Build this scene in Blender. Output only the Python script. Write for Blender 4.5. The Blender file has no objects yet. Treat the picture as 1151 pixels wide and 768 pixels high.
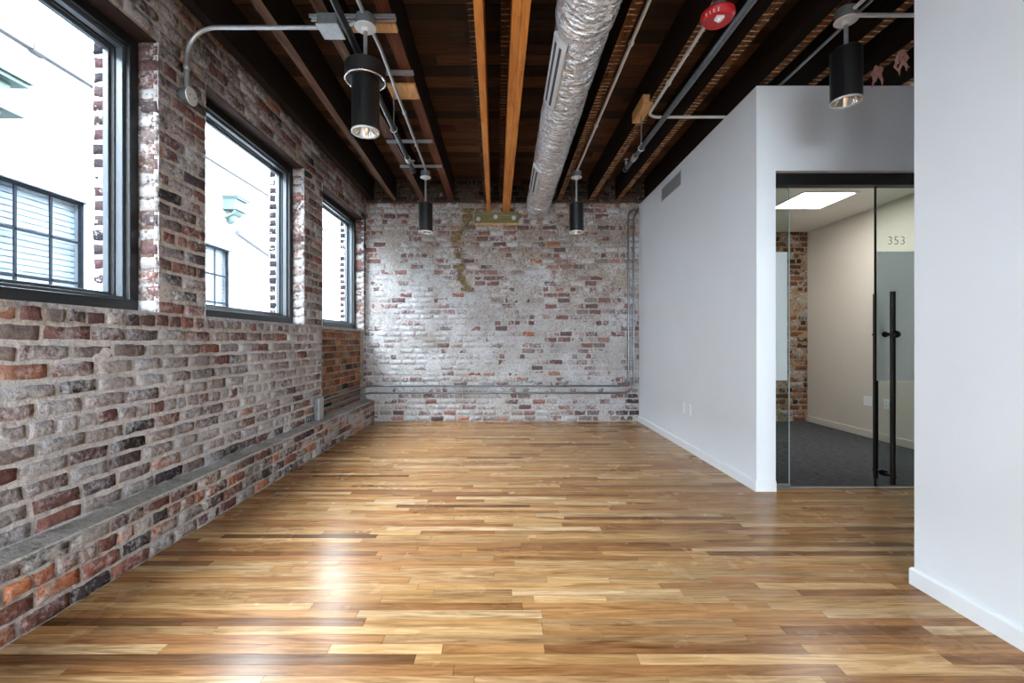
import bpy, bmesh, math, random
import numpy as np
from mathutils import Vector, Matrix

random.seed(7)
rng = np.random.default_rng(11)
scene = bpy.context.scene
COL = scene.collection

# ------------------------------------------------------------------ dimensions
H_EYE = 1.2
F_PX = 512.0
YB = 6.85          # face of the far brick wall
XL = -2.08         # face of the window wall
XR = 2.02          # face of the white partition
YD = 3.65          # face of the wall with the glass door
ZJ = 3.32          # underside of the old joists
ZD = 3.64          # underside of the roof deck
Y0 = -4.2          # rear of the room, behind the camera


def s2l(c):
    return tuple((v / 12.92 if v <= 0.04045 else ((v + 0.055) / 1.055) ** 2.4) for v in [x / 255.0 for x in c])


# ------------------------------------------------------------------ noise (numpy)
def _hash(ix, iy, iz, seed):
    h = (ix * 374761393 + iy * 668265263 + iz * 2147483647 + seed * 1274126177) & 0xFFFFFFFF
    h = ((h ^ (h >> 13)) * 1274126177) & 0xFFFFFFFF
    h = h ^ (h >> 16)
    return (h & 0xFFFF) / 65535.0


def vnoise(p, seed=0):
    p = np.asarray(p, dtype=np.float64)
    f = np.floor(p)
    i = f.astype(np.int64)
    t = p - f
    t = t * t * (3 - 2 * t)
    out = 0
    for dx in (0, 1):
        for dy in (0, 1):
            for dz in (0, 1):
                w = (t[:, 0] if dx else 1 - t[:, 0]) * (t[:, 1] if dy else 1 - t[:, 1]) * (t[:, 2] if dz else 1 - t[:, 2])
                out = out + w * _hash(i[:, 0] + dx, i[:, 1] + dy, i[:, 2] + dz, seed)
    return out


def fbm(p, seed=0, octs=3):
    a, s, o = 1.0, 0.0, 0.0
    p = np.asarray(p, dtype=np.float64)
    for k in range(octs):
        o = o + a * vnoise(p * (2.03 ** k), seed + k * 17)
        s += a
        a *= 0.5
    return o / s


# ------------------------------------------------------------------ materials
class NT:
    def __init__(self, name):
        self.m = bpy.data.materials.new(name)
        self.m.use_nodes = True
        self.t = self.m.node_tree
        self.t.nodes.clear()
        self.out = self.t.nodes.new('ShaderNodeOutputMaterial')

    def n(self, kind, **kw):
        nd = self.t.nodes.new('ShaderNode' + kind)
        for k, v in kw.items():
            if k.startswith('i_'):
                nd.inputs[k[2:].replace('_', ' ')].default_value = v
            else:
                setattr(nd, k, v)
        return nd

    def l(self, a, b):
        self.t.links.new(a, b)

    def math(self, op, a, b=None, clamp=False):
        nd = self.n('Math', operation=op, use_clamp=clamp)
        for k, v in enumerate((a, b)):
            if v is None:
                continue
            if isinstance(v, (int, float)):
                nd.inputs[k].default_value = v
            else:
                self.l(v, nd.inputs[k])
        return nd.outputs[0]

    def mix(self, fac, a, b, blend='MIX'):
        nd = self.n('Mix', data_type='RGBA', blend_type=blend)
        for s, v in ((nd.inputs[0], fac), (nd.inputs[6], a), (nd.inputs[7], b)):
            if isinstance(v, (int, float)):
                s.default_value = v
            elif isinstance(v, tuple):
                s.default_value = v if len(v) == 4 else (*v, 1)
            else:
                self.l(v, s)
        return nd.outputs[2]

    def noise(self, scale, detail=3, rough=0.55, vec=None, dist=0.0):
        nd = self.n('TexNoise')
        nd.inputs['Scale'].default_value = scale
        nd.inputs['Detail'].default_value = detail
        nd.inputs['Roughness'].default_value = rough
        nd.inputs['Distortion'].default_value = dist
        if vec is not None:
            self.l(vec, nd.inputs['Vector'])
        return nd.outputs[0]

    def rng(self, v, a, b, c=0.0, d=1.0):
        nd = self.n('MapRange')
        self.l(v, nd.inputs[0])
        for k, x in enumerate((a, b, c, d)):
            nd.inputs[k + 1].default_value = x
        return nd.outputs[0]

    def pos(self, scale=(1, 1, 1)):
        g = self.n('NewGeometry')
        mp = self.n('Mapping')
        mp.inputs['Scale'].default_value = scale
        self.l(g.outputs['Position'], mp.inputs[0])
        return mp.outputs[0]

    def principled(self, color, rough=0.5, metal=0.0, bump=None, bump_strength=0.3, bump_dist=0.01, **kw):
        p = self.n('BsdfPrincipled')
        for k, v in (('Base Color', color), ('Roughness', rough), ('Metallic', metal)):
            if isinstance(v, (int, float)):
                p.inputs[k].default_value = v
            elif isinstance(v, tuple):
                p.inputs[k].default_value = v if len(v) == 4 else (*v, 1)
            else:
                self.l(v, p.inputs[k])
        for k, v in kw.items():
            p.inputs[k.replace('_', ' ')].default_value = v
        if bump is not None:
            b = self.n('Bump')
            b.inputs['Strength'].default_value = bump_strength
            b.inputs['Distance'].default_value = bump_dist
            self.l(bump, b.inputs['Height'])
            self.l(b.outputs[0], p.inputs['Normal'])
        self.l(p.outputs[0], self.out.inputs[0])
        return p


def simple(name, rgb, rough=0.5, metal=0.0, vary=0.08, scale=12.0, bump=0.0, **kw):
    t = NT(name)
    c = s2l(rgb)
    n = t.noise(scale, 3, 0.6, t.pos())
    f = t.rng(n, 0.3, 0.7, 1 - vary, 1 + vary)
    g = t.n('CombineColor')
    for k in range(3):
        t.l(f, g.inputs[k])
    col = t.mix(1.0, (*c, 1), g.outputs[0], 'MULTIPLY')
    bn = t.noise(scale * 9, 2, 0.5, t.pos()) if bump else None
    t.principled(col, rough, metal, bn, bump, 0.004, **kw)
    return t.m


def brick_mat(name, wash_rgb, stain_rgb, wash_gain=1.0, rough=0.88, edge=4.5, grain=1.0):
    """old brick: vertex colour per brick, mortar smears and remains of paint from noise."""
    t = NT(name)
    at = t.n('Attribute', attribute_name='Col')
    pos = t.pos()
    n1 = t.noise(5.0, 5, 0.62, pos, 0.4)
    n2 = t.noise(38.0, 4, 0.65, pos, 0.3)
    n3 = t.noise(140.0, 2, 0.6, pos)
    nn = t.math('ADD', t.math('MULTIPLY', n1, 0.55), t.math('MULTIPLY', n2, 0.45))
    nn = t.rng(nn, 0.34, 0.66, 0.5 - 0.5 * grain, 0.5 + 0.5 * grain)
    thr = t.math('SUBTRACT', 1.0, at.outputs['Alpha'])
    mask = t.math('MULTIPLY', t.math('SUBTRACT', nn, thr), edge)
    mask = t.math('ADD', mask, 0.5, clamp=True)
    mask = t.math('MULTIPLY', mask, wash_gain)
    speck = t.rng(n2, 0.3, 0.7, 0.62, 1.32)
    sp3 = t.rng(n3, 0.3, 0.7, 0.86, 1.14)
    sp = t.math('MULTIPLY', speck, sp3)
    g = t.n('CombineColor')
    for k in range(3):
        t.l(sp, g.inputs[k])
    bc = t.mix(1.0, at.outputs['Color'], g.outputs[0], 'MULTIPLY')
    n4 = t.noise(2.3, 4, 0.6, pos)
    wc = t.mix(t.rng(n4, 0.42, 0.68), (*s2l(wash_rgb), 1), (*s2l(stain_rgb), 1))
    g2 = t.n('CombineColor')
    w2 = t.math('MULTIPLY', t.rng(n2, 0.3, 0.7, 0.84, 1.12), sp3)
    for k in range(3):
        t.l(w2, g2.inputs[k])
    wc = t.mix(1.0, wc, g2.outputs[0], 'MULTIPLY')
    col = t.mix(mask, bc, wc)
    hgt = t.math('ADD', t.math('MULTIPLY', n2, 1.0), t.math('MULTIPLY', n3, 0.45))
    t.principled(col, rough, 0.0, hgt, 0.85, 0.012, Specular_IOR_Level=0.08)
    return t.m


def wood_mat(name, a, b, c, scale=(3, 40, 40), rough=0.6, bump=0.2, spec=0.4):
    t = NT(name)
    n = t.noise(1.0, 5, 0.65, t.pos(scale), 0.6)
    n2 = t.noise(3.1, 3, 0.6, t.pos(scale))
    cr = t.n('ValToRGB')
    e = cr.color_ramp.elements
    e[0].position, e[0].color = 0.3, (*s2l(a), 1)
    e[1].position, e[1].color = 0.72, (*s2l(c), 1)
    m = cr.color_ramp.elements.new(0.5)
    m.color = (*s2l(b), 1)
    t.l(n, cr.inputs[0])
    t.principled(cr.outputs[0], rough, 0.0, n2, bump, 0.004, Specular_IOR_Level=spec)
    return t.m


def glass_mat(name, tint=(1, 1, 1), spec=1.0):
    t = NT(name)
    tr = t.n('BsdfTransparent')
    tr.inputs[0].default_value = (*tint, 1)
    gl = t.n('BsdfGlossy')
    gl.inputs['Roughness'].default_value = 0.02
    fr = t.n('Fresnel')
    fr.inputs[0].default_value = 1.45
    mx = t.n('MixShader')
    gg = t.n('NewGeometry')
    front = t.math('SUBTRACT', 1.0, gg.outputs['Backfacing'])
    t.l(t.math('MULTIPLY', t.math('MULTIPLY', fr.outputs[0], spec), front, clamp=True), mx.inputs[0])
    t.l(tr.outputs[0], mx.inputs[1])
    t.l(gl.outputs[0], mx.inputs[2])
    t.l(mx.outputs[0], t.out.inputs[0])
    return t.m


M = {}
M['brick_left'] = brick_mat('brick_left', (190, 189, 191), (150, 146, 145), 0.86, edge=2.2, grain=0.8)
M['brick_back'] = brick_mat('brick_back', (186, 186, 189), (156, 150, 145), 0.90, edge=3.2, grain=0.62)
M['brick_ledge'] = brick_mat('brick_ledge', (190, 187, 184), (150, 144, 139), 0.86, edge=2.4)
M['brick_infill'] = brick_mat('brick_infill', (150, 132, 112), (96, 78, 62), 0.85)
M['brick_reveal'] = brick_mat('brick_reveal', (182, 181, 183), (156, 151, 149), 0.95)
M['brick_out'] = brick_mat('brick_out', (226, 226, 230), (206, 204, 206), 0.9)
M['white_wall'] = simple('white_wall', (230, 235, 240), 0.62, 0, 0.012, 2.0, 0.03)
M['baseboard'] = simple('baseboard', (232, 235, 238), 0.45, 0, 0.01, 4.0)
M['office_wall'] = simple('office_wall', (212, 205, 194), 0.7, 0, 0.015, 2.0)
M['office_ceiling'] = simple('office_ceiling', (226, 224, 214), 0.8, 0, 0.03, 30.0)
M['black_frame'] = simple('black_frame', (9, 10, 12), 0.48, 0, 0.1, 20)
M['alu'] = simple('alu', (74, 80, 86), 0.42, 0.3, 0.05, 20)
M['dark_gasket'] = simple('dark_gasket', (12, 13, 15), 0.6)
M['galv'] = simple('galv', (176, 178, 180), 0.36, 0.75, 0.12, 30, 0.05)
M['galv_dull'] = simple('galv_dull', (120, 124, 128), 0.5, 0.6, 0.15, 30, 0.05)
M['cond_white'] = simple('cond_white', (205, 207, 208), 0.45, 0.2, 0.06, 20)
M['box_face'] = simple('box_face', (208, 208, 206), 0.5, 0.15, 0.06, 40)
M['black_paint'] = simple('black_paint', (10, 11, 13), 0.33, 0.0, 0.1, 20)
M['black_matte'] = simple('black_matte', (13, 14, 16), 0.5, 0.0, 0.1, 20)
M['chrome'] = simple('chrome', (215, 212, 206), 0.14, 1.0, 0.03, 20)
M['rim_white'] = simple('rim_white', (198, 198, 196), 0.35, 0.3, 0.03, 20)
M['pipe_dark'] = simple('pipe_dark', (40, 43, 47), 0.3, 0.55, 0.15, 25)
M['pipe_grey'] = simple('pipe_grey', (96, 102, 108), 0.36, 0.6, 0.15, 25)
M['red'] = simple('red', (196, 24, 34), 0.38, 0, 0.05, 20)
M['red_dark'] = simple('red_dark', (92, 10, 16), 0.5, 0, 0.05, 20)
M['white_plastic'] = simple('white_plastic', (236, 238, 240), 0.4, 0, 0.01, 10)
M['slot_dark'] = simple('slot_dark', (40, 42, 44), 0.6, 0, 0.05, 10)
M['grille_grey'] = simple('grille_grey', (158, 162, 167), 0.5, 0.1, 0.05, 10)
M['white_metal'] = simple('white_metal', (206, 207, 208), 0.45, 0.1, 0.03, 10)
M['orange_wood'] = wood_mat('orange_wood', (168, 98, 36), (206, 132, 56), (226, 156, 78), (26, 2.2, 26), 0.55, 0.15)
M['orange_seam'] = simple('orange_seam', (112, 64, 24), 0.7)
M['block_wood'] = wood_mat('block_wood', (160, 112, 62), (196, 150, 96), (212, 170, 118), (30, 4, 30), 0.65)
M['green_plate'] = wood_mat('green_plate', (74, 70, 40), (104, 98, 58), (132, 122, 76), (3, 30, 30), 0.65)
M['joist'] = wood_mat('joist', (14, 9, 6), (26, 17, 12), (42, 28, 20), (34, 1.6, 34), 0.75, 0.3, 0.2)
M['joist_face'] = wood_mat('joist_face', (52, 34, 24), (84, 58, 42), (118, 90, 70), (40, 1.4, 40), 0.75, 0.3, 0.2)
M['lintel_wood'] = wood_mat('lintel_wood', (24, 16, 14), (44, 29, 25), (66, 44, 38), (34, 1.6, 34), 0.75, 0.3, 0.2)
M['joist_red'] = wood_mat('joist_red', (52, 26, 15), (88, 46, 26), (120, 66, 38), (40, 1.6, 40), 0.7, 0.3, 0.25)
M['pink_wool'] = simple('pink_wool', (205, 158, 146), 0.95, 0, 0.2, 60, 0.6)
M['track'] = simple('track', (150, 152, 150), 0.4, 0.7)
M['coping'] = simple('coping', (66, 66, 69), 0.6, 0.1, 0.1, 6)
M['neighbour_wall'] = NT('tmp').m


def lath_mat(name, c0, c1, c2, gain):
    """underside of an old joist: pale stripes of plaster left between the laths that were nailed across it"""
    t = NT(name)
    p = t.pos()
    sep = t.n('SeparateXYZ')
    t.l(p, sep.inputs[0])
    wob = t.noise(9.0, 2, 0.5, p)
    y = t.math('ADD', sep.outputs[1], t.math('MULTIPLY', wob, 0.03))
    fr = t.math('FRACT', t.math('DIVIDE', y, 0.052))
    band = t.math('LESS_THAN', fr, 0.24)
    n = t.noise(14.0, 3, 0.6, p)
    k = t.math('MULTIPLY', band, t.rng(n, 0.40, 0.58, 0.0, gain))
    base_n = t.noise(1.0, 4, 0.6, t.pos((40, 5, 40)))
    base = t.mix(t.rng(base_n, 0.3, 0.7), (*s2l(c0), 1), (*s2l(c1), 1))
    col = t.mix(k, base, (*s2l(c2), 1))
    t.principled(col, 0.85, 0, n, 0.3, 0.004, Specular_IOR_Level=0.2)
    return t.m


M['joist_lath'] = lath_mat('joist_lath', (40, 25, 16), (118, 76, 44), (204, 172, 138), 1.0)
M['joist_lath_dark'] = lath_mat('joist_lath_dark', (26, 17, 12), (58, 37, 24), (150, 118, 90), 0.7)
M['conduit_low'] = simple('conduit_low', (112, 117, 122), 0.3, 0.85, 0.12, 30, 0.05)


def plank_mat(name, along, rough, bump, spec=0.5, grain_dark=0.62, coat=0.0):
    """boards: colour attribute per board, grain drawn out along the board"""
    t = NT(name)
    at = t.n('Attribute', attribute_name='Col')
    ofs = t.n('VectorMath', operation='ADD')
    sc = t.n('VectorMath', operation='SCALE')
    t.l(at.outputs['Color'], sc.inputs[0])
    sc.inputs['Scale'].default_value = 37.0
    g = t.n('NewGeometry')
    t.l(g.outputs['Position'], ofs.inputs[0])
    t.l(sc.outputs[0], ofs.inputs[1])

    def mp(s):
        m = t.n('Mapping')
        m.inputs['Scale'].default_value = s
        t.l(ofs.outputs[0], m.inputs[0])
        return m.outputs[0]
    n1 = t.noise(1.0, 5, 0.62, mp((2.2, 26, 5)), 1.6)
    n2 = t.noise(1.0, 4, 0.6, mp((7.0, 190, 20)), 0.4)
    n3 = t.noise(1.0, 3, 0.6, mp((1.3, 9, 3)), 0.8)
    f = t.math('MULTIPLY', t.rng(n1, 0.32, 0.62, grain_dark, 1.16), t.rng(n2, 0.3, 0.7, 0.78, 1.16))
    knots = t.rng(n3, 0.62, 0.74, 1.0, 0.42)
    f = t.math('MULTIPLY', f, knots)
    c = t.n('CombineColor')
    t.l(t.math('POWER', f, 0.85), c.inputs[0])
    t.l(f, c.inputs[1])
    t.l(t.math('POWER', f, 1.25), c.inputs[2])
    col = t.mix(1.0, at.outputs['Color'], c.outputs[0], 'MULTIPLY')
    rr = t.rng(t.noise(3.0, 3, 0.6, g.outputs['Position']), 0.3, 0.7, rough - 0.03, rough + 0.04)
    p = t.principled(col, rr, 0, n2, bump, 0.002, Specular_IOR_Level=spec, Coat_Weight=coat, Coat_Roughness=0.12)
    return t.m


M['floor_wood'] = plank_mat('floor_wood', 0, 0.25, 0.02, 0.2, 0.44)
M['deck_wood'] = plank_mat('deck_wood', 0, 0.7, 0.5, 0.2, 0.5)
M['floor_gap'] = simple('floor_gap', (52, 32, 18), 0.7)


def carpet_mat():
    t = NT('carpet')
    n1 = t.noise(1.0, 3, 0.6, t.pos((14, 120, 1)))
    n2 = t.noise(260.0, 2, 0.6, t.pos())
    f = t.math('ADD', t.math('MULTIPLY', n1, 0.6), t.math('MULTIPLY', n2, 0.4))
    col = t.mix(t.rng(f, 0.35, 0.68), (*s2l((22, 23, 27)), 1), (*s2l((112, 113, 118)), 1))
    t.principled(col, 0.95, 0, n2, 0.7, 0.006, Specular_IOR_Level=0.1)
    return t.m


M['carpet'] = carpet_mat()


def foil_mat():
    t = NT('foil')
    n1 = t.noise(1.0, 4, 0.6, t.pos((9, 16, 9)), 1.2)
    vo = t.n('TexVoronoi', feature='F1')
    vo.inputs['Scale'].default_value = 1.0
    wv = t.n('VectorMath', operation='ADD')
    nz = t.n('TexNoise')
    nz.inputs['Scale'].default_value = 9.0
    t.l(t.pos((11, 24, 11)), wv.inputs[0])
    t.l(t.pos(), nz.inputs['Vector'])
    t.l(nz.outputs[1], wv.inputs[1])
    t.l(wv.outputs[0], vo.inputs['Vector'])
    n2 = t.noise(1.0, 3, 0.55, t.pos((34, 60, 34)), 1.5)
    h = t.math('ADD', t.math('ADD', n1, t.math('MULTIPLY', n2, 0.4)), t.math('MULTIPLY', vo.outputs[0], 0.8))
    col = t.mix(t.rng(n1, 0.35, 0.65), (*s2l((226, 227, 229)), 1), (*s2l((242, 243, 245)), 1))
    t.principled(col, 0.21, 0.9, h, 1.0, 0.04)
    return t.m


M['foil'] = foil_mat()


def film_mat(name):
    """frosted privacy film: part of the light goes through scattered, part is scattered back"""
    t = NT(name)
    tr = t.n('BsdfTransparent')
    tr.inputs[0].default_value = (0.86, 0.92, 0.93, 1)
    tl = t.n('BsdfTranslucent')
    tl.inputs[0].default_value = (0.80, 0.86, 0.87, 1)
    df = t.n('BsdfDiffuse')
    n = t.noise(3.0, 2, 0.5, t.pos())
    t.l(t.mix(n, (0.86, 0.89, 0.90, 1), (0.90, 0.93, 0.94, 1)), df.inputs[0])
    m1 = t.n('MixShader')
    m1.inputs[0].default_value = 0.5
    t.l(tl.outputs[0], m1.inputs[1])
    t.l(df.outputs[0], m1.inputs[2])
    m2 = t.n('MixShader')
    m2.inputs[0].default_value = 0.80
    t.l(tr.outputs[0], m2.inputs[1])
    t.l(m1.outputs[0], m2.inputs[2])
    t.l(m2.outputs[0], t.out.inputs[0])
    return t.m


M['film'] = film_mat('film')
M['glass'] = glass_mat('window_glass', (0.97, 0.985, 0.99), 0.7)
M['glass_outside'] = glass_mat('glass_outside', (0.80, 0.83, 0.85), 0.12)
M['door_glass'] = glass_mat('door_glass', (0.86, 0.91, 0.89), 1.0)


def neighbour_mat():
    t = NT('neighbour_wall')
    br = t.n('TexBrick')
    g = t.n('NewGeometry')
    sep = t.n('SeparateXYZ')
    t.l(g.outputs['Position'], sep.inputs[0])
    cb = t.n('CombineXYZ')
    t.l(sep.outputs[1], cb.inputs[0])
    t.l(sep.outputs[2], cb.inputs[1])
    t.l(cb.outputs[0], br.inputs['Vector'])
    br.inputs['Scale'].default_value = 1.0
    br.inputs['Brick Width'].default_value = 0.22
    br.inputs['Row Height'].default_value = 0.075
    br.inputs['Mortar Size'].default_value = 0.006
    n = t.noise(2.0, 4, 0.6, t.pos())
    col = t.mix(t.rng(n, 0.35, 0.7), (*s2l((158, 160, 164)), 1), (*s2l((138, 141, 146)), 1))
    t.principled(col, 0.8, 0, br.outputs['Fac'], 0.5, 0.004, Specular_IOR_Level=0.2)
    return t.m


bpy.data.materials.remove(M['neighbour_wall'])
M['neighbour_wall'] = neighbour_mat()
M['blind_glass'] = simple('blind_glass', (120, 126, 134), 0.3, 0, 0.05, 3)
M['blind_slat'] = simple('blind_slat', (160, 166, 173), 0.9, 0, 0.03, 3, Specular_IOR_Level=0.05)
M['muntin_dark'] = simple('muntin_dark', (24, 28, 34), 0.9, 0, 0.05, 10, Specular_IOR_Level=0.05)
M['verdigris'] = simple('verdigris', (66, 84, 81), 0.7, 0, 0.1, 8)
M['alley'] = simple('alley', (112, 111, 109), 0.9, 0, 0.1, 3)


def emit_mat(name, rgb, strength):
    t = NT(name)
    e = t.n('Emission')
    n = t.noise(5.0, 2, 0.5, t.pos())
    t.l(t.mix(n, (*rgb, 1), tuple(v * 0.96 for v in rgb) + (1,)), e.inputs[0])
    e.inputs[1].default_value = strength
    t.l(e.outputs[0], t.out.inputs[0])
    return t.m


M['troffer_glow'] = emit_mat('troffer_glow', (1.0, 0.97, 0.92), 11.0)
M['grey_ink'] = simple('grey_ink', (54, 56, 55), 0.5)


# ------------------------------------------------------------------ mesh helpers
class MB:
    """collects geometry for ONE mesh"""

    def __init__(self):
        self.v, self.f, self.mi, self.sm = [], [], [], []
        self.col = []

    def add(self, vs, fs, mi=0, smooth=False):
        b = len(self.v)
        self.v.extend(tuple(map(float, p)) for p in vs)
        for f in fs:
            self.f.append(tuple(b + i for i in f))
            self.mi.append(mi)
            self.sm.append(smooth)
        return self

    def box(self, x0, x1, y0, y1, z0, z1, bev=0.0, mi=0, mi_bottom=None):
        if bev <= 0:
            vs = [(x, y, z) for z in (z0, z1) for y in (y0, y1) for x in (x0, x1)]
            fs = [(0, 2, 3, 1), (4, 5, 7, 6), (0, 1, 5, 4), (2, 6, 7, 3), (0, 4, 6, 2), (1, 3, 7, 5)]
            self.add(vs, fs, mi)
            if mi_bottom is not None:
                self.mi[-6] = mi_bottom
            return self
        bm = bmesh.new()
        bmesh.ops.create_cube(bm, size=1.0)
        for v in bm.verts:
            v.co = Vector(((x0 + x1) / 2 + v.co.x * (x1 - x0), (y0 + y1) / 2 + v.co.y * (y1 - y0), (z0 + z1) / 2 + v.co.z * (z1 - z0)))
        bmesh.ops.bevel(bm, geom=bm.edges[:], offset=bev, segments=2, affect='EDGES', profile=0.5)
        return self.bm(bm, mi)

    def bm(self, bm, mi=0, smooth=False, mat=None):
        bm.verts.index_update()
        vs = [(mat @ v.co if mat else v.co)[:] for v in bm.verts]
        fs = [[v.index for v in f.verts] for f in bm.faces]
        self.add(vs, fs, mi, smooth)
        bm.free()
        return self

    def tube(self, pts, r, seg=12, mi=0, caps=True, smooth=True):
        pts = [Vector(p) for p in pts]
        n = len(pts)
        tang = []
        for i in range(n):
            a = pts[max(0, i - 1)]
            b = pts[min(n - 1, i + 1)]
            tang.append((b - a).normalized())
        up = Vector((0, 0, 1)) if abs(tang[0].z) < 0.9 else Vector((1, 0, 0))
        nv = (up - tang[0] * up.dot(tang[0])).normalized()
        rings = []
        for i in range(n):
            nv = (nv - tang[i] * nv.dot(tang[i]))
            nv.normalize()
            bv = tang[i].cross(nv)
            rr = r[i] if isinstance(r, (list, tuple)) else r
            rings.append([pts[i] + (nv * math.cos(2 * math.pi * k / seg) + bv * math.sin(2 * math.pi * k / seg)) * rr for k in range(seg)])
        vs = [p[:] for R in rings for p in R]
        fs = [(i * seg + k, i * seg + (k + 1) % seg, (i + 1) * seg + (k + 1) % seg, (i + 1) * seg + k) for i in range(n - 1) for k in range(seg)]
        self.add(vs, fs, mi, smooth)
        if caps:
            self.add([p[:] for p in rings[0]], [tuple(range(seg))[::-1]], mi)
            self.add([p[:] for p in rings[-1]], [tuple(range(seg))], mi)
        return self

    def lathe(self, prof, seg=32, o=(0, 0, 0), axis='Z', mi=0, smooth=False, closed=False):
        """prof: list of (radius, height)"""
        vs = []
        for (r, h) in prof:
            for k in range(seg):
                a = 2 * math.pi * k / seg
                c, s = r * math.cos(a), r * math.sin(a)
                p = (c, s, h) if axis == 'Z' else ((h, c, s) if axis == 'X' else (s, h, c))
                vs.append((p[0] + o[0], p[1] + o[1], p[2] + o[2]))
        fs = []
        for i in range(len(prof) - 1):
            for k in range(seg):
                fs.append((i * seg + k, i * seg + (k + 1) % seg, (i + 1) * seg + (k + 1) % seg, (i + 1) * seg + k))
        self.add(vs, fs, mi, smooth)
        return self

    def disc(self, r, h, seg=32, o=(0, 0, 0), axis='Z', mi=0):
        vs = []
        for k in range(seg):
            a = 2 * math.pi * k / seg
            c, s = r * math.cos(a), r * math.sin(a)
            p = (c, s, h) if axis == 'Z' else ((h, c, s) if axis == 'X' else (s, h, c))
            vs.append((p[0] + o[0], p[1] + o[1], p[2] + o[2]))
        return self.add(vs, [tuple(range(seg))], mi)

    def build(self, name, mats, parent=None, fix=True, auto=None):
        if not isinstance(mats, (list, tuple)):
            mats = [mats]
        off = parent_world(parent) if parent is not None else Vector((0, 0, 0))
        me = bpy.data.meshes.new(name)
        me.from_pydata([(p[0] - off.x, p[1] - off.y, p[2] - off.z) for p in self.v], [], self.f)
        for m in mats:
            me.materials.append(m)
        me.polygons.foreach_set('material_index', self.mi)
        me.polygons.foreach_set('use_smooth', self.sm)
        if self.col:
            a = me.color_attributes.new('Col', 'FLOAT_COLOR', 'POINT')
            a.data.foreach_set('color', np.asarray(self.col, dtype=np.float32).ravel())
        if fix:
            bm = bmesh.new()
            bm.from_mesh(me)
            bmesh.ops.recalc_face_normals(bm, faces=bm.faces[:])
            bm.to_mesh(me)
            bm.free()
        me.update()
        o = bpy.data.objects.new(name, me)
        COL.objects.link(o)
        if parent is not None:
            o.parent = parent
        return o


def parent_world(p):
    v = Vector((0, 0, 0))
    while p is not None:
        v += p.location
        p = p.parent
    return v


def tag(o, label=None, cat=None, group=None, kind=None):
    if label:
        o['label'] = label
    if cat:
        o['category'] = cat
    if group:
        o['group'] = group
    if kind:
        o['kind'] = kind
    return o


def struct(o, label=None, cat=None):
    return tag(o, label, cat, None, 'structure')


def empty(name, loc, label=None, cat=None, group=None, kind=None):
    o = bpy.data.objects.new(name, None)
    o.empty_display_size = 0.1
    o.location = loc
    COL.objects.link(o)
    return tag(o, label, cat, group, kind)


def copy_tree(o, parent=None):
    c = o.copy()
    COL.objects.link(c)
    if parent is not None:
        c.parent = parent
    for ch in list(o.children):
        copy_tree(ch, c)
    return c


def fillet(pts, rad, n=8):
    """polyline with rounded corners"""
    pts = [Vector(p) for p in pts]
    out = [pts[0]]
    for i in range(1, len(pts) - 1):
        a, b, c = pts[i - 1], pts[i], pts[i + 1]
        u = (a - b).normalized()
        w = (c - b).normalized()
        ang = u.angle(w)
        if ang > math.pi - 0.05:
            out.append(b)
            continue
        d = min(rad / math.tan(ang / 2), (a - b).length * 0.49, (c - b).length * 0.49)
        r = d * math.tan(ang / 2)
        cen = b + (u + w).normalized() * (r / math.sin(ang / 2))
        p0 = b + u * d
        p1 = b + w * d
        e0 = (p0 - cen)
        e1 = (p1 - cen)
        th = e0.angle(e1)
        for k in range(n + 1):
            q = k / n
            out.append(cen + (e0 * math.sin((1 - q) * th) + e1 * math.sin(q * th)) / math.sin(th))
    out.append(pts[-1])
    return out


# ------------------------------------------------------------------ brickwork
PAL_OLD = [((112, 82, 78), 5), ((98, 76, 76), 5), ((130, 92, 84), 3), ((124, 112, 109), 5), ((84, 74, 76), 3), ((150, 138, 134), 3), ((60, 56, 58), 1), ((158, 116, 98), 1), ((114, 72, 65), 2)]
PAL_LEDGE = [((110, 76, 70), 4), ((94, 74, 74), 4), ((134, 90, 80), 4), ((164, 106, 82), 2), ((68, 60, 62), 2), ((122, 108, 104), 2), ((182, 118, 86), 1)]
PAL_INFILL = [((130, 84, 64), 5), ((146, 96, 70), 4), ((168, 116, 76), 2), ((106, 72, 58), 4), ((50, 46, 44), 2), ((126, 104, 88), 3)]
PAL_BACK = [((128, 96, 92), 5), ((112, 88, 87), 4), ((146, 114, 106), 3), ((140, 128, 124), 4), ((104, 88, 88), 2), ((158, 104, 82), 1), ((172, 162, 158), 3)]
PAL_OUT = [((54, 46, 49), 4), ((66, 47, 50), 3), ((46, 42, 47), 3), ((70, 57, 59), 2)]


def pick(pal):
    tot = sum(w for _, w in pal)
    r = random.random() * tot
    for c, w in pal:
        r -= w
        if r <= 0:
            return c
    return pal[0][0]


def free_spans(t, W, holes):
    spans = [(0.0, W)]
    for (s0, s1, t0, t1) in holes:
        if t0 < t < t1:
            nxt = []
            for a, b in spans:
                if s1 <= a or s0 >= b:
                    nxt.append((a, b))
                else:
                    if s0 > a:
                        nxt.append((a, s0))
                    if s1 < b:
                        nxt.append((s1, b))
            spans = nxt
    return spans


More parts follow.
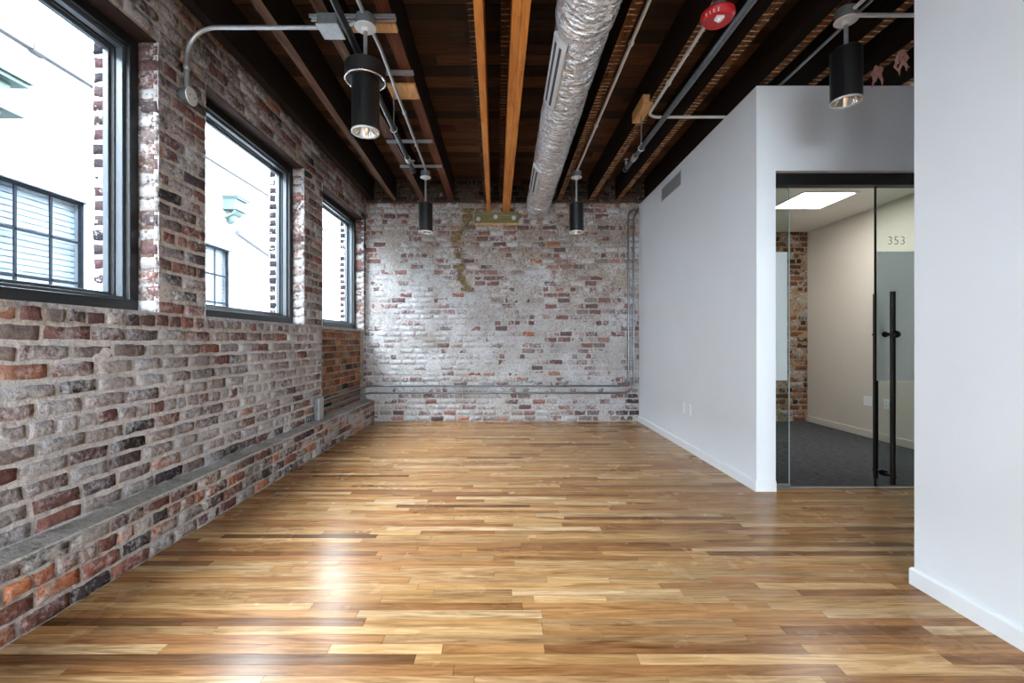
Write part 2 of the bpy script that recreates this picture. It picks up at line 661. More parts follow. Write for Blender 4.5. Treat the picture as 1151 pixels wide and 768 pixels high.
def brick_panel(mb, O, S, T, N, W, H, holes=(), pal=PAL_OLD, wash=lambda s, t: 0.5, mortar=(156, 150, 144), course=0.085, blen=0.222, joint=0.016,
                head_every=0, t_start=0.0, tint=None, rough=1.0, gridstep=0.022, mortar_wash=0.45, seed=0, mcol=None, align=False, bed=-0.0085, spread=0.26):
    O, S, T, N = Vector(O), Vector(S), Vector(T), Vector(N)
    On, Sn, Tn, Nn = (np.array(v[:]) for v in (O, S, T, N))
    # mortar bed: a rough skin just behind the brick faces
    def lines(L, marks):
        n = max(2, int(L / gridstep))
        a = np.concatenate([np.linspace(0, L, n), np.array([m for m in marks if 0 < m < L])])
        return np.unique(np.round(a, 4))
    ss = lines(W, [h for q in holes for h in q[:2]])
    ts = lines(H, [h for q in holes for h in q[2:]])
    gs, gt = np.meshgrid(ss, ts)
    P2 = np.stack([gs.ravel(), gt.ravel(), np.full(gs.size, seed * 3.7)], 1)
    d = bed + 0.006 * (fbm(P2 * 26, 3 + seed) - 0.5) + rough * 0.012 * np.clip(fbm(P2 * 5.0, 5 + seed) - 0.52, 0, 1) * 2
    V = On + np.outer(P2[:, 0], Sn) + np.outer(P2[:, 1], Tn) + np.outer(d, Nn)
    ns, nt = len(ss), len(ts)
    F = []
    for j in range(nt - 1):
        cm = (ts[j] + ts[j + 1]) / 2
        hh = [q for q in holes if q[2] < cm < q[3]]
        for i in range(ns - 1):
            sm = (ss[i] + ss[i + 1]) / 2
            if any(q[0] < sm < q[1] for q in hh):
                continue
            F.append((j * ns + i, j * ns + i + 1, (j + 1) * ns + i + 1, (j + 1) * ns + i))
    b = len(mb.v)
    mb.v.extend(map(tuple, V))
    mb.f.extend(tuple(b + k for k in f) for f in F)
    mb.mi.extend([0] * len(F))
    mb.sm.extend([True] * len(F))
    shade = 0.8 + 0.4 * fbm(P2 * 3, 9 + seed)
    mrgb = np.array(s2l(mortar))
    if mcol is None:
        cc = np.outer(shade, mrgb)
    else:
        cc = np.array([s2l(mcol(a, c)) for a, c in P2[:, :2]]) * shade[:, None]
    wv = np.array([wash(a, c) for a, c in P2[:, :2]])
    mb.col.extend(map(tuple, np.concatenate([cc, np.clip(wv * 0.6 + mortar_wash * 0.4, 0, 1)[:, None]], 1)))
    # bricks
    t = t_start
    row = 0
    while t < H - 0.02:
        h = course - joint + random.uniform(-0.004, 0.004)
        tc = t + course / 2
        header = head_every and (row % head_every == head_every - 1)
        L = (blen / 2) if header else blen
        for (a, e) in free_spans(tc, W, holes):
            s = a if align else (a - random.uniform(0, 1) * L if a <= 0.001 else a - (0.5 * L if row % 2 else 0.0))
            while s < e - 0.02:
                ln = L * random.uniform(0.9, 1.08) - joint
                s0, s1 = max(s, a + 0.002), min(s + ln, e - 0.002)
                s += ln + joint * random.uniform(0.6, 1.3)
                if s1 - s0 < 0.028:
                    continue
                t0 = t + joint / 2 + random.uniform(-0.003, 0.003)
                t1 = min(t0 + h, H)
                if t1 - t0 < 0.015:
                    continue
                proud = random.uniform(-0.004, 0.004)
                e1 = 0.005
                us = [s0, s0 + e1, s0 + (s1 - s0) * 0.3, s0 + (s1 - s0) * 0.55, s0 + (s1 - s0) * 0.78, s1 - e1, s1]
                vs_ = [t0, t0 + e1, (t0 + t1) / 2, t1 - e1, t1]
                g1, g2 = np.meshgrid(us, vs_)
                q = np.stack([g1.ravel(), g2.ravel(), np.full(g1.size, seed * 1.3 + 0.5)], 1)
                nz = np.stack([vnoise(q * 34, 21) - 0.5, vnoise(q * 34, 22) - 0.5, vnoise(q * 22, 23) - 0.5], 1)
                dep = np.where((g1.ravel() == us[0]) | (g1.ravel() == us[-1]) | (g2.ravel() == vs_[0]) | (g2.ravel() == vs_[-1]), -0.014, proud)
                q0 = q[:, 0] + nz[:, 0] * 0.015
                q1 = q[:, 1] + nz[:, 1] * 0.014
                dep = dep + nz[:, 2] * 0.007
                VV = On + np.outer(q0, Sn) + np.outer(q1, Tn) + np.outer(dep, Nn)
                bb = len(mb.v)
                mb.v.extend(map(tuple, VV))
                k = len(us)
                for j in range(len(vs_) - 1):
                    for i in range(k - 1):
                        mb.f.append((bb + j * k + i, bb + j * k + i + 1, bb + (j + 1) * k + i + 1, bb + (j + 1) * k + i))
                        mb.mi.append(0)
                        mb.sm.append(True)
                c = pick(pal)
                if tint:
                    c = tint(s0, t0, c)
                lin = np.array(s2l(c)) * random.uniform(0.82, 1.2)
                w = wash((s0 + s1) / 2, (t0 + t1) / 2) + random.uniform(-spread, spread)
                mb.col.extend([(lin[0], lin[1], lin[2], min(1, max(0, w)))] * len(VV))
        t += course
        row += 1


def pad_cols(mb, rgb=(110, 90, 84), w=0.4):
    n = len(mb.v) - len(mb.col)
    c = s2l(rgb)
    mb.col.extend([(c[0], c[1], c[2], w)] * n)


def bump2(s, t, cs, ct, rs, rt):
    return math.exp(-((s - cs) / rs) ** 2 - ((t - ct) / rt) ** 2)


# ------------------------------------------------------------------ SETTING: window wall
Z_SILL, Z_HEAD = 1.376, 3.0
WIN = [(1.185, 2.737), (3.175, 4.73), (5.215, 6.725), (-0.82, 0.73), (-2.85, -1.30)]
YS = -0.2                     # individual bricks start here; plain brickwork behind the camera
Z_TOP = ZD

wl = MB()
holesL = [(a - YS, b - YS, Z_SILL - 0.33, Z_HEAD - 0.33) for (a, b) in WIN if b > YS]
# brick-up under the last window is set back and built by itself
holesL.append((5.215 - YS, 6.725 - YS, -1.0, Z_SILL - 0.33))


def wash_left(s, t):
    z = t + 0.33
    y = s + YS
    w = 0.40
    if z > Z_SILL:
        w = 0.34
    if z > 3.0:
        w = 0.42
    w += 0.16 * bump2(s, z, 3.0, 0.75, 1.6, 0.35)
    w += 0.22 * bump2(y, z, 4.4, 0.9, 0.9, 0.5)
    w -= 0.12 * bump2(y, z, 2.2, 1.3, 1.2, 0.14)
    return w


brick_panel(wl, (XL, YS, 0.33), (0, 1, 0), (0, 0, 1), (1, 0, 0), YB - YS, Z_TOP - 0.33, holesL, PAL_OLD, wash_left, (172, 168, 164), seed=1, head_every=6, rough=1.6, course=0.0865, blen=0.232, joint=0.019,
            mcol=lambda s, t: (204, 200, 197) if t + 0.33 < Z_SILL - 0.1 else (178, 168, 156) if t + 0.33 < Z_HEAD else (156, 140, 120))
# masonry core behind the face, around the openings
XO = -2.407
core = []
ys = [Y0]
for a, b in sorted(WIN):
    ys += [a, b]
ys.append(YB + 0.3)
core.append((XO, XL - 0.03, Y0, YB + 0.3, -0.3, Z_SILL - 0.01))
core.append((XO, XL - 0.03, Y0, YB + 0.3, Z_HEAD, Z_TOP))
for i in range(0, len(ys), 2):
    core.append((XO, XL - 0.03, ys[i], ys[i + 1], Z_SILL - 0.01, Z_HEAD))
for (x0, x1, y0, y1, z0, z1) in core:
    if abs(z1 - (Z_SILL - 0.01)) < 1e-6:
        x1 -= 0.045
    wl.box(x0, x1, y0, y1, z0, z1)
pad_cols(wl, (104, 86, 78), 0.35)
# plain inner face behind the camera
wl.box(XL - 0.06, XL - 0.004, Y0, YS, 0, Z_SILL)
wl.box(XL - 0.06, XL - 0.004, Y0, YS, Z_HEAD, Z_TOP)
pad_cols(wl, (120, 104, 98), 0.5)
# sills: mortar bed under each frame
for (a, b) in WIN:
    wl.box(XL - 0.13, XL - 0.002, a, b, Z_SILL - 0.03, Z_SILL)
pad_cols(wl, (150, 146, 142), 0.6)
wall_left = struct(wl.build('wall_left', M['brick_left'], fix=False), 'old brick wall with three tall windows', 'wall')

# whitewashed jambs of the openings, each with quoin bricks
jm = MB()
for (a, b) in WIN[:3]:
    brick_panel(jm, (XL, b - 0.004, Z_SILL), (-1, 0, 0), (0, 0, 1), (0, -1, 0), 0.125, Z_HEAD - Z_SILL, (), PAL_OLD, lambda s, t: 0.55, (206, 204, 204), blen=0.135, seed=4, mortar_wash=0.9, rough=0.6, align=True, spread=0.4)
    brick_panel(jm, (XL - 0.125, a + 0.004, Z_SILL), (1, 0, 0), (0, 0, 1), (0, 1, 0), 0.125, Z_HEAD - Z_SILL, (), PAL_OLD, lambda s, t: 0.66, (196, 194, 194), blen=0.122, seed=5, mortar_wash=0.9, rough=0.6)
jm.build('jamb', M['brick_reveal'], wall_left, fix=False)
# timber lintel soffits over the openings
lt = MB()
for (a, b) in WIN:
    lt.box(XL - 0.125, XL - 0.012, a - 0.08, b + 0.08, Z_HEAD - 0.004, Z_HEAD + 0.05, 0.006)
lt.build('lintel', M['lintel_wood'], wall_left)
# outer brick jambs seen through the panes
oj = MB()
for (a, b) in WIN[:3]:
    brick_panel(oj, (-2.335, b - 0.075, Z_SILL - 0.1), (-1, 0, 0), (0, 0, 1), (0, -1, 0), 0.072, Z_HEAD - Z_SILL + 0.1, (), PAL_OUT, lambda s, t: 0.12, (206, 206, 212), blen=0.25, align=True, joint=0.02, course=0.084, seed=6, rough=0.4)
    n0 = len(oj.v)
    oj.box(-2.407, -2.335, b - 0.07, b + 0.01, Z_SILL - 0.1, Z_HEAD)
    pad_cols(oj, (232, 232, 236), 0.5)
oj.build('outer_jamb', M['brick_out'], wall_left, fix=False)

# brick-up under the last window (set back)
inf = MB()
brick_panel(inf, (XL - 0.045, 5.215, 0.30), (0, 1, 0), (0, 0, 1), (1, 0, 0), 1.51, Z_SILL - 0.30, (), PAL_INFILL, lambda s, t: 0.27, (146, 134, 120), seed=8, mortar_wash=0.3, rough=0.7)
inf.box(XL - 0.08, XL - 0.004, 5.195, 5.217, 0.3, Z_SILL)
inf.box(XL - 0.08, XL - 0.004, 6.723, 6.745, 0.3, Z_SILL)
pad_cols(inf, (140, 134, 126), 0.5)
inf.build('infill', M['brick_infill'], wall_left, fix=False)

# brick ledge along the foot of the window wall
XG = -1.955
lg = MB()


def wash_ledge(s, t):
    return 0.42 + 0.12 * bump2(s, t, 1.0, 0.25, 2.0, 0.15) + 0.1 * bump2(s, t, 5.5, 0.1, 1.5, 0.3)


brick_panel(lg, (XG, YS, 0.0), (0, 1, 0), (0, 0, 1), (1, 0, 0), YB - YS, 0.325, (), PAL_LEDGE, wash_ledge, (184, 179, 173), seed=11, head_every=3, rough=1.1, course=0.0805, joint=0.015)
# its rough mortar top
nx, ny = 8, 260
xs = np.linspace(XG + 0.004, XL - 0.06, nx)
yy = np.linspace(YS, YB, ny)
gx, gy = np.meshgrid(xs, yy)
P3 = np.stack([gx.ravel() * 1.0, gy.ravel(), np.zeros(gx.size)], 1)
zz = 0.318 + 0.022 * (fbm(P3 * np.array([9, 5, 1]), 31) - 0.3) + np.linspace(-0.006, 0.02, nx)[None, :].repeat(ny, 0).ravel()
zz[np.arange(0, nx * ny, nx)] = 0.308
b0 = len(lg.v)
lg.v.extend(map(tuple, np.stack([gx.ravel(), gy.ravel(), zz], 1)))
for j in range(ny - 1):
    for i in range(nx - 1):
        lg.f.append((b0 + j * nx + i, b0 + j * nx + i + 1, b0 + (j + 1) * nx + i + 1, b0 + (j + 1) * nx + i))
        lg.mi.append(0)
        lg.sm.append(True)
sh = 0.8 + 0.4 * fbm(P3 * 4, 33)
mr = s2l((164, 160, 155))
lg.col.extend([(mr[0] * k, mr[1] * k, mr[2] * k, 0.6) for k in sh])
lg.box(XL - 0.04, XG - 0.016, Y0, YB, -0.05, 0.30)
pad_cols(lg, (120, 104, 98), 0.5)
lg.build('ledge', M['brick_ledge'], wall_left, fix=False)

# ------------------------------------------------------------------ SETTING: far brick wall
wb = MB()
XB0, XB1 = -2.12, 4.62


def wash_back(s, t):
    x = s + XB0
    w = 0.55
    w += 0.08 * bump2(x, t, -1.2, 1.15, 1.1, 0.7)
    w += 0.22 * (float(vnoise(np.array([[x * 1.7, t * 1.9, 4.2]]), 91)[0]) - 0.5)
    w += 0.10 * bump2(x, t, 0.9, 0.9, 1.2, 0.5)
    w -= 0.16 * max(0, min(1, (t - 2.2) / 0.6))
    w -= 0.12 * bump2(x, t, 1.1, 2.4, 1.4, 0.7)
    w -= 0.10 * max(0, min(1, (0.42 - t) / 0.3))
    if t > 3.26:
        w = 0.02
    if x > 2.1:
        w = 0.28
    return w


def scar(x, z):
    c = -0.62 + 0.10 * math.sin(z * 4.3) + 0.05 * math.sin(z * 11.0)
    if 1.95 < z < 3.2:
        return math.exp(-((x - c) / 0.07) ** 2)
    return 0.0


def mcol_back(s, t):
    x = s + XB0
    if x > 2.1:  # office side: warm lamplight is put into the brown mortar too
        return (150, 126, 100)
    base = np.array((172, 167, 163.0))
    warm = np.array((148, 134, 120.0))
    k = max(0, min(1, (t - 1.5) / 1.2 + 0.25 * x))
    c = base * (1 - k) + warm * k
    if t > 3.28:  # shade between the joists put into the mortar colour
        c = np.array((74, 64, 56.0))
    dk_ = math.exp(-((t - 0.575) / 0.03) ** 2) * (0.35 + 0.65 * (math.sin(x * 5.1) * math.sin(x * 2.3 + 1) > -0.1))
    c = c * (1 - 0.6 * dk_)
    q = scar(x, t)
    return tuple(c * (1 - q) + np.array((112, 98, 74.0)) * q)


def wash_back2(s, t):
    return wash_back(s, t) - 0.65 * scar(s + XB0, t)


def tint_back(s, t, c):
    x = s + XB0
    if x > 2.1:  # office side: less washed brick, its brown also holding the warm office light
        return pick([((116, 78, 56), 4), ((140, 100, 74), 3), ((92, 64, 48), 4), ((60, 46, 38), 2)])
    if t > 3.24:  # unpainted bricks between the joists, shade put into their dark tones
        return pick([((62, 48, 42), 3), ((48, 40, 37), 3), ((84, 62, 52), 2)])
    if scar(x + 0.1, t) > 0.5:
        return (118, 100, 72)
    if 1.62 < x < 1.9 and t < 0.40:
        return (72, 58, 60)
    return c


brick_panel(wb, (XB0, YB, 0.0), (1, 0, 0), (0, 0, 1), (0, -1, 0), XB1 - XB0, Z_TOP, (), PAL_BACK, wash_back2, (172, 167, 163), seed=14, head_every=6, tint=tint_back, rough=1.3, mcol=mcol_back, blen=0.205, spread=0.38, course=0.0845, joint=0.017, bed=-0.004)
wb.box(XB0 - 0.3, XB1 + 0.2, YB + 0.012, YB + 0.3, -0.3, Z_TOP)
pad_cols(wb)
wall_back = struct(wb.build('wall_back', M['brick_back'], fix=False), 'far old brick wall with patchy whitewash', 'wall')

# ------------------------------------------------------------------ SETTING: floor boards
fl = MB()
PW = 0.0572
PAL_FLOOR = [((204, 156, 102), 6), ((214, 170, 118), 5), ((192, 140, 88), 6), ((174, 122, 75), 4), ((222, 184, 138), 3), ((150, 102, 62), 2), ((122, 84, 52), 1), ((196, 152, 106), 4), ((184, 130, 84), 4)]
y = Y0
FX0, FX1 = -2.0, 4.4
while y < YB + 0.02:
    x = FX0 - random.uniform(0, 1.0)
    yt = min(y + PW, YB + 0.03)
    while x < FX1:
        ln = random.choice((0.35, 0.5, 0.62, 0.8, 0.9, 1.1, 1.3, 1.6)) * random.uniform(0.85, 1.15)
        x0, x1 = max(x, FX0), min(x + ln, FX1)
        x += ln
        if x1 - x0 < 0.01:
            continue
        if y >= YD + 0.06 and x0 >= XR + 0.05:
            continue
        if y >= YD + 0.06:
            x1 = min(x1, XR + 0.08)
        c = np.array(s2l(pick(PAL_FLOOR))) * random.uniform(0.62, 0.84)
        e, g = 0.0011, 0.0005
        z = random.uniform(-0.0003, 0.0003)
        b0 = len(fl.v)
        fl.v += [(x0 + g, y + g, -0.002), (x1 - g, y + g, -0.002), (x1 - g, yt - g, -0.002), (x0 + g, yt - g, -0.002),
                 (x0 + e, y + e, z), (x1 - e, y + e, z), (x1 - e, yt - e, z), (x0 + e, yt - e, z)]
        fl.f += [(b0 + 4, b0 + 5, b0 + 6, b0 + 7), (b0, b0 + 1, b0 + 5, b0 + 4), (b0 + 1, b0 + 2, b0 + 6, b0 + 5), (b0 + 2, b0 + 3, b0 + 7, b0 + 6), (b0 + 3, b0, b0 + 4, b0 + 7)]
        fl.mi += [0] * 5
        fl.sm += [False] * 5
        fl.col += [(c[0], c[1], c[2], 1)] * 8
    y += PW
n0 = len(fl.f)
fl.box(-2.4, 4.8, Y0, YB + 0.2, -0.2, -0.004, mi=1)
pad_cols(fl)
struct(fl.build('floor', [M['floor_wood'], M['floor_gap']], fix=False), 'glossy oak strip floor', 'floor')

# ------------------------------------------------------------------ SETTING: roof deck
dk = MB()
PAL_DECK = [((76, 51, 36), 6), ((88, 60, 42), 4), ((60, 42, 31), 5), ((104, 72, 50), 2), ((134, 98, 66), 1), ((50, 36, 27), 3)]
y = Y0
while y < YB + 0.3:
    wdt = random.uniform(0.13, 0.2)
    x = -2.5 - random.uniform(0, 4.0)
    while x < 4.8:
        ln = random.uniform(3.6, 5.2)
        x0, x1 = max(x, -2.5), min(x + ln, 4.8)
        x += ln
        if x1 - x0 < 0.02:
            continue
        c = np.array(s2l(pick(PAL_DECK))) * random.uniform(0.8, 1.2)
        b0 = len(dk.v)
        dk.box(x0, x1 - 0.003, y + 0.002, y + wdt - 0.003, ZD + random.uniform(-0.003, 0.003), ZD + 0.03)
        dk.col += [(c[0], c[1], c[2], 1)] * 8
    y += wdt
dk.box(-2.6, 4.9, Y0, YB + 0.3, ZD + 0.031, ZD + 0.2, mi=1)
pad_cols(dk, (20, 14, 10))
struct(dk.build('ceiling', [M['deck_wood'], M['joist']]), 'dark bare plank roof deck', 'ceiling')

# ------------------------------------------------------------------ joists (each one a thing)
SK = -0.010


def slant_box(mb, x0, x1, ya, yb, z0, z1, sk, y_ref, mi=0, mi_bottom=0, n=14, wob=0.004, seed=0):
    """old timber along Y, slightly out of true"""
    yy = np.linspace(ya, yb, n)
    vs = []
    for k, yv in enumerate(yy):
        d = (yv - y_ref) * sk
        for (px, pz) in ((x0, z0), (x1, z0), (x1, z1), (x0, z1)):
            w = (float(vnoise(np.array([[px * 9 + seed, yv * 2.1, pz * 9]]), 77)[0]) - 0.5) * 2 * wob
            vs.append((px + d + w, yv, pz + (w if pz == z0 else 0)))
    fb = [(i * 4, i * 4 + 4, i * 4 + 5, i * 4 + 1) for i in range(n - 1)]
    fo = []
    for i in range(n - 1):
        for (a, c) in ((1, 2), (2, 3), (3, 0)):
            fo.append((i * 4 + a, i * 4 + c, i * 4 + 4 + c, i * 4 + 4 + a))
    fo += [(0, 1, 2, 3), (n * 4 - 4, n * 4 - 1, n * 4 - 2, n * 4 - 3)]
    b = len(mb.v)
    mb.v += vs
    for f in fb:
        mb.f.append(tuple(b + q for q in f))
        mb.mi.append(mi_bottom)
        mb.sm.append(False)
    for f in fo:
        mb.f.append(tuple(b + q for q in f))
        mb.mi.append(mi)
        mb.sm.append(False)


JOISTS = [  # x0, x1, skew, underside, label
    (-2.02, -1.945, -0.004, 'joist', 'dark old ceiling joist tight against the window wall'),
    (-1.585, -1.515, -0.026, 'joist_face', 'old ceiling joist with scuffed brown edge, second from the window wall'),
    (-1.215, -1.135, -0.012, 'joist_face', 'old ceiling joist under the far ends of two metal struts, third from the window wall'),
    (-0.815, -0.725, -0.006, 'joist_red', 'reddish brown ceiling joist carrying the ends of four metal struts'),
    (-0.235, -0.188, -0.018, 'joist_lath_dark', 'thin dark ceiling joist beside the single new orange beam'),
    (-0.022, 0.044, -0.014, 'joist_lath_dark', 'lath-striped ceiling joist beside the doubled new orange beam'),
    (0.795, 0.865, -0.002, 'joist_lath', 'lath-striped ceiling joist with white conduit, beside the silver duct'),
    (1.295, 1.375, -0.010, 'joist_lath', 'lath-striped ceiling joist above the fire alarm'),
    (1.675, 1.745, -0.002, 'joist_lath', 'lath-striped ceiling joist just before the white partition'),
    (2.10, 2.165, 0.0, 'joist_lath', 'lath-striped ceiling joist passing over the white partition'),
    (2.50, 2.57, 0.0, 'joist_lath', 'lath-striped ceiling joist behind the pendant by the glass door'),
    (2.87, 2.94, 0.0, 'joist_lath', 'ceiling joist with pink insulation tufts hanging from it'),
    (3.28, 3.35, 0.0, 'joist_lath', 'ceiling joist over the corridor, mostly hidden by the near white wall'),
]
for k, (x0, x1, sk, bot, lab) in enumerate(JOISTS):
    mb = MB()
    slant_box(mb, x0, x1, Y0 + 0.02, YB - 0.001, ZJ, ZD - 0.004, sk, 2.9, 0, 1, seed=k)
    tag(mb.build('ceiling_joist', [M['joist'], M[bot]]), lab, 'joist', 'old ceiling joists')

# new orange beams beside two of them, seated on a bolted plate
ZO = 3.138
b1 = MB()
slant_box(b1, -0.178, -0.125, Y0 + 0.02, YB - 0.02, ZO, ZD - 0.004, -0.0195, 2.6, wob=0.0)
tag(b1.build('timber_beam', M['orange_wood']), 'single new orange timber beam, the slimmer of two', 'beam', 'new orange timber beams')
b2 = empty('timber_beam', (0.1, 2.6, ZO), 'doubled new orange timber beam with a centre seam', 'beam', 'new orange timber beams')
for (x0, x1) in ((0.048, 0.0985), (0.1015, 0.152)):
    q = MB()
    slant_box(q, x0, x1, Y0 + 0.02, YB - 0.02, ZO, ZD - 0.004, -0.0175, 2.6, wob=0.0)
    q.build('ply', M['orange_wood'], b2)
q = MB()
slant_box(q, 0.0985, 0.1015, Y0 + 0.02, YB - 0.02, ZO + 0.004, ZD - 0.004, -0.0175, 2.6, wob=0.0)
q.build('seam', M['orange_seam'], b2)

pl = empty('sill_plate', (-0.117, YB, 3.05), 'olive green bolted wooden plate under the orange beams', 'plate')
q = MB()
q.box(-0.447, 0.214, YB - 0.05, YB - 0.004, 2.968, 3.136, 0.005)
q.build('plank', M['green_plate'], pl)
q = MB()
q.box(-0.45, 0.217, YB - 0.055, YB - 0.004, 2.945, 2.969, 0.003)
q.build('bottom_strip', M['block_wood'], pl)
for bx, bz in ((-0.39, 3.03), (-0.13, 3.062), (0.14, 3.045)):
    q = MB()
    q.lathe([(0.0, -0.058), (0.03, -0.058), (0.033, -0.054), (0.033, -0.05)], 20, (bx, YB, bz), 'Y')
    q.lathe([(0.0, -0.072), (0.014, -0.072), (0.016, -0.068), (0.016, -0.056)], 6, (bx, YB, bz), 'Y')
    q.build('bolt', M['galv'], pl)

# ------------------------------------------------------------------ SETTING: white walls
def wall_box(name, boxes, m, label, bev=0.0):
    q = MB()
    for b in boxes:
        q.box(*b)
    return struct(q.build(name, m), label, 'wall')


ZW = 3.25
wr = wall_box('wall_right', [(XR, XR + 0.12, YD, YB - 0.01, 0, ZW)], M['white_wall'], 'long white partition wall with a vent')
XDL, XDR, ZDH = 2.174, 4.0, 2.569
wall_box('wall_door', [(XR + 0.1195, XDL, YD, YD + 0.14, 0, ZW), (XDL, 4.4, YD, YD + 0.14, ZDH, ZW), (XDR, 4.4, YD, YD + 0.14, 0, ZDH)], M['white_wall'], 'white wall around the glass office door')
wall_box('wall_near', [(XR, XR + 0.14, Y0, 2.245, 0, ZD - 0.01)], M['white_wall'], 'near white wall end')
wall_box('wall_corridor', [(4.4, 4.5, 2.1, YD + 0.14, 0, ZD - 0.01), (XR + 0.14, 4.4, 2.0, 2.1, 0, ZD - 0.01)], M['white_wall'], 'white corridor walls')


def baseboard(name, pts, h=0.085, th=0.014):
    """runs along pts (x,y) with the room on the left of the direction of travel"""
    q = MB()
    prof = [(0, 0), (th, 0), (th, h - 0.012), (th - 0.004, h - 0.003), (th - 0.008, h), (0, h)]
    P = [Vector((p[0], p[1])) for p in pts]
    nrm = []
    for i in range(len(P)):
        ns_ = []
        if i > 0:
            d = (P[i] - P[i - 1]).normalized()
            ns_.append(Vector((-d.y, d.x)))
        if i < len(P) - 1:
            d = (P[i + 1] - P[i]).normalized()
            ns_.append(Vector((-d.y, d.x)))
        if len(ns_) == 2:
            m_ = (ns_[0] + ns_[1])
            m_ = m_ / m_.dot(ns_[0])
        else:
            m_ = ns_[0]
        nrm.append(m_)
    vs = [(P[i].x + nrm[i].x * a, P[i].y + nrm[i].y * a, z) for i in range(len(P)) for (a, z) in prof]
    n = len(prof)
    fs = [(i * n + k, i * n + (k + 1) % n, (i + 1) * n + (k + 1) % n, (i + 1) * n + k) for i in range(len(P) - 1) for k in range(n)]
    fs += [tuple(range(n)), tuple(range((len(P) - 1) * n, len(P) * n))]
    q.add(vs, fs)
    return struct(q.build(name, M['baseboard']), 'white baseboard', 'baseboard')


baseboard('baseboard_right', [(XDL, YD), (XR, YD), (XR, YB - 0.012)][::-1][::-1] if False else [(XR, YB - 0.014), (XR, YD), (XDL - 0.002, YD)][::-1])
baseboard('baseboard_near', [(XR + 0.14, 2.245), (XR, 2.245), (XR, Y0 + 0.15)][::-1] if False else [(XR, Y0 + 0.15), (XR, 2.245), (XR + 0.14, 2.245)])

# rear wall of the room, behind the camera, with a window opening added for frontal fill
RW = [(-1.7, 1.7, 0.9, 2.3)]
wall_box('wall_rear', [(-2.46, -1.7, Y0 - 0.15, Y0, 0, ZD), (1.7, 2.2, Y0 - 0.15, Y0, 0, ZD), (-1.7, 1.7, Y0 - 0.15, Y0, 0, 0.9), (-1.7, 1.7, Y0 - 0.15, Y0, 2.35, ZD)], M['white_wall'], 'rear wall')

# ------------------------------------------------------------------ windows
def ring_x(mb, x0, x1, y0, y1, z0, z1, w, bev=0.0):
    """rectangular frame of bar width w, lying in the YZ plane between x0 and x1"""
    mb.box(x0, x1, y0, y1, z0, z0 + w, bev)
    mb.box(x0, x1, y0, y1, z1 - w, z1, bev)
    mb.box(x0, x1, y0, y0 + w, z0 + w, z1 - w, bev)
    mb.box(x0, x1, y1 - w, y1, z0 + w, z1 - w, bev)


for i, (a, b) in enumerate(WIN):
    root = empty('window_%d' % (i + 1), (-2.25, (a + b) / 2, Z_SILL), ['black framed window in the brick wall, the one cut by the picture edge', 'black framed window in the brick wall between two piers', 'narrow-looking black framed window next to the far wall', 'window beside the camera', 'window behind the camera'][i], 'window', None, 'structure')
    q = MB()
    y0, y1, z0, z1 = a + 0.004, b - 0.004, Z_SILL + 0.002, Z_HEAD - 0.004
    ring_x(q, -2.235, -2.195, y0, y1, z0, z1, 0.064, 0.004)
    ring_x(q, -2.330, -2.2355, y0, y1, z0, z1, 0.062, 0.0)
    q.build('window_frame', M['black_frame'], root)
    q = MB()
    ring_x(q, -2.262, -2.222, y0 + 0.0625, y1 - 0.0625, z0 + 0.0625, z1 - 0.0625, 0.022, 0.002)
    q.build('stop_bead', M['alu'], root)
    q = MB()
    ring_x(q, -2.283, -2.2625, y0 + 0.0625, y1 - 0.0625, z0 + 0.0625, z1 - 0.0625, 0.030, 0.0)
    q.build('gasket', M['dark_gasket'], root)
    q = MB()
    ring_x(q, -2.315, -2.2835, y0 + 0.0625, y1 - 0.0625, z0 + 0.0625, z1 - 0.0625, 0.046, 0.002)
    q.build('sash', M['alu'], root)
    q = MB()
    q.box(-2.302, -2.298, y0 + 0.09, y1 - 0.09, z0 + 0.09, z1 - 0.09)
    q.build('pane', M['glass'], root)

# ------------------------------------------------------------------ the building across the alley
XN = -5.0
nb = empty('neighbouring_building', (XN, 5.0, -3.0), 'white painted brick building across the alley with gridded windows', 'building')
NW = [(2.85, 5.46), (5.80, 8.33)]
q = MB()
ZR = 4.30
edges = [-6.0] + [v for w in NW for v in w] + [26.0]
zA, zB = 0.9, 2.86
q.box(XN - 0.3, XN, -6, 26, -3, zA)
q.box(XN - 0.3, XN, -6, 26, zB, ZR)
for i in range(0, len(edges), 2):
    q.box(XN - 0.3, XN, edges[i], edges[i + 1], zA, zB)
q.build('wall', M['neighbour_wall'], nb)
q = MB()
q.box(XN - 0.34, XN + 0.06, -6, 26, ZR - 0.03, ZR + 0.055, 0.008)
q.box(XN - 0.1, XN + 0.09, 4.78, 4.92, ZR - 0.05, ZR + 0.09, 0.02)
q.build('coping', M['coping'], nb)
for (a, b) in NW:
    f = MB()
    ring_x(f, XN - 0.085, XN - 0.045, a, b, zA, zB, 0.03)
    n = 7
    for k in range(1, n):
        yv = a + (b - a) * k / n
        f.box(XN - 0.075, XN - 0.06, yv - 0.014, yv + 0.014, zA, zB)
    for zv in (1.42, 1.89, 2.37):
        f.box(XN - 0.075, XN - 0.06, a, b, zv - 0.014, zv + 0.014)
    fr = f.build('window', M['muntin_dark'], nb)
    g = MB()
    g.box(XN - 0.083, XN - 0.08, a, b, zA, zB)
    g.build('pane', M['glass_outside'], fr)
    s = MB()
    zv = zA
    while zv < zB:
        s.box(XN - 0.16, XN - 0.15, a, b, zv, zv + 0.055)
        zv += 0.066
    s.build('blind', M['blind_slat'], fr)
    s = MB()
    s.box(XN - 0.29, XN - 0.2, a, b, zA, zB)
    s.build('backing', M['blind_glass'], fr)

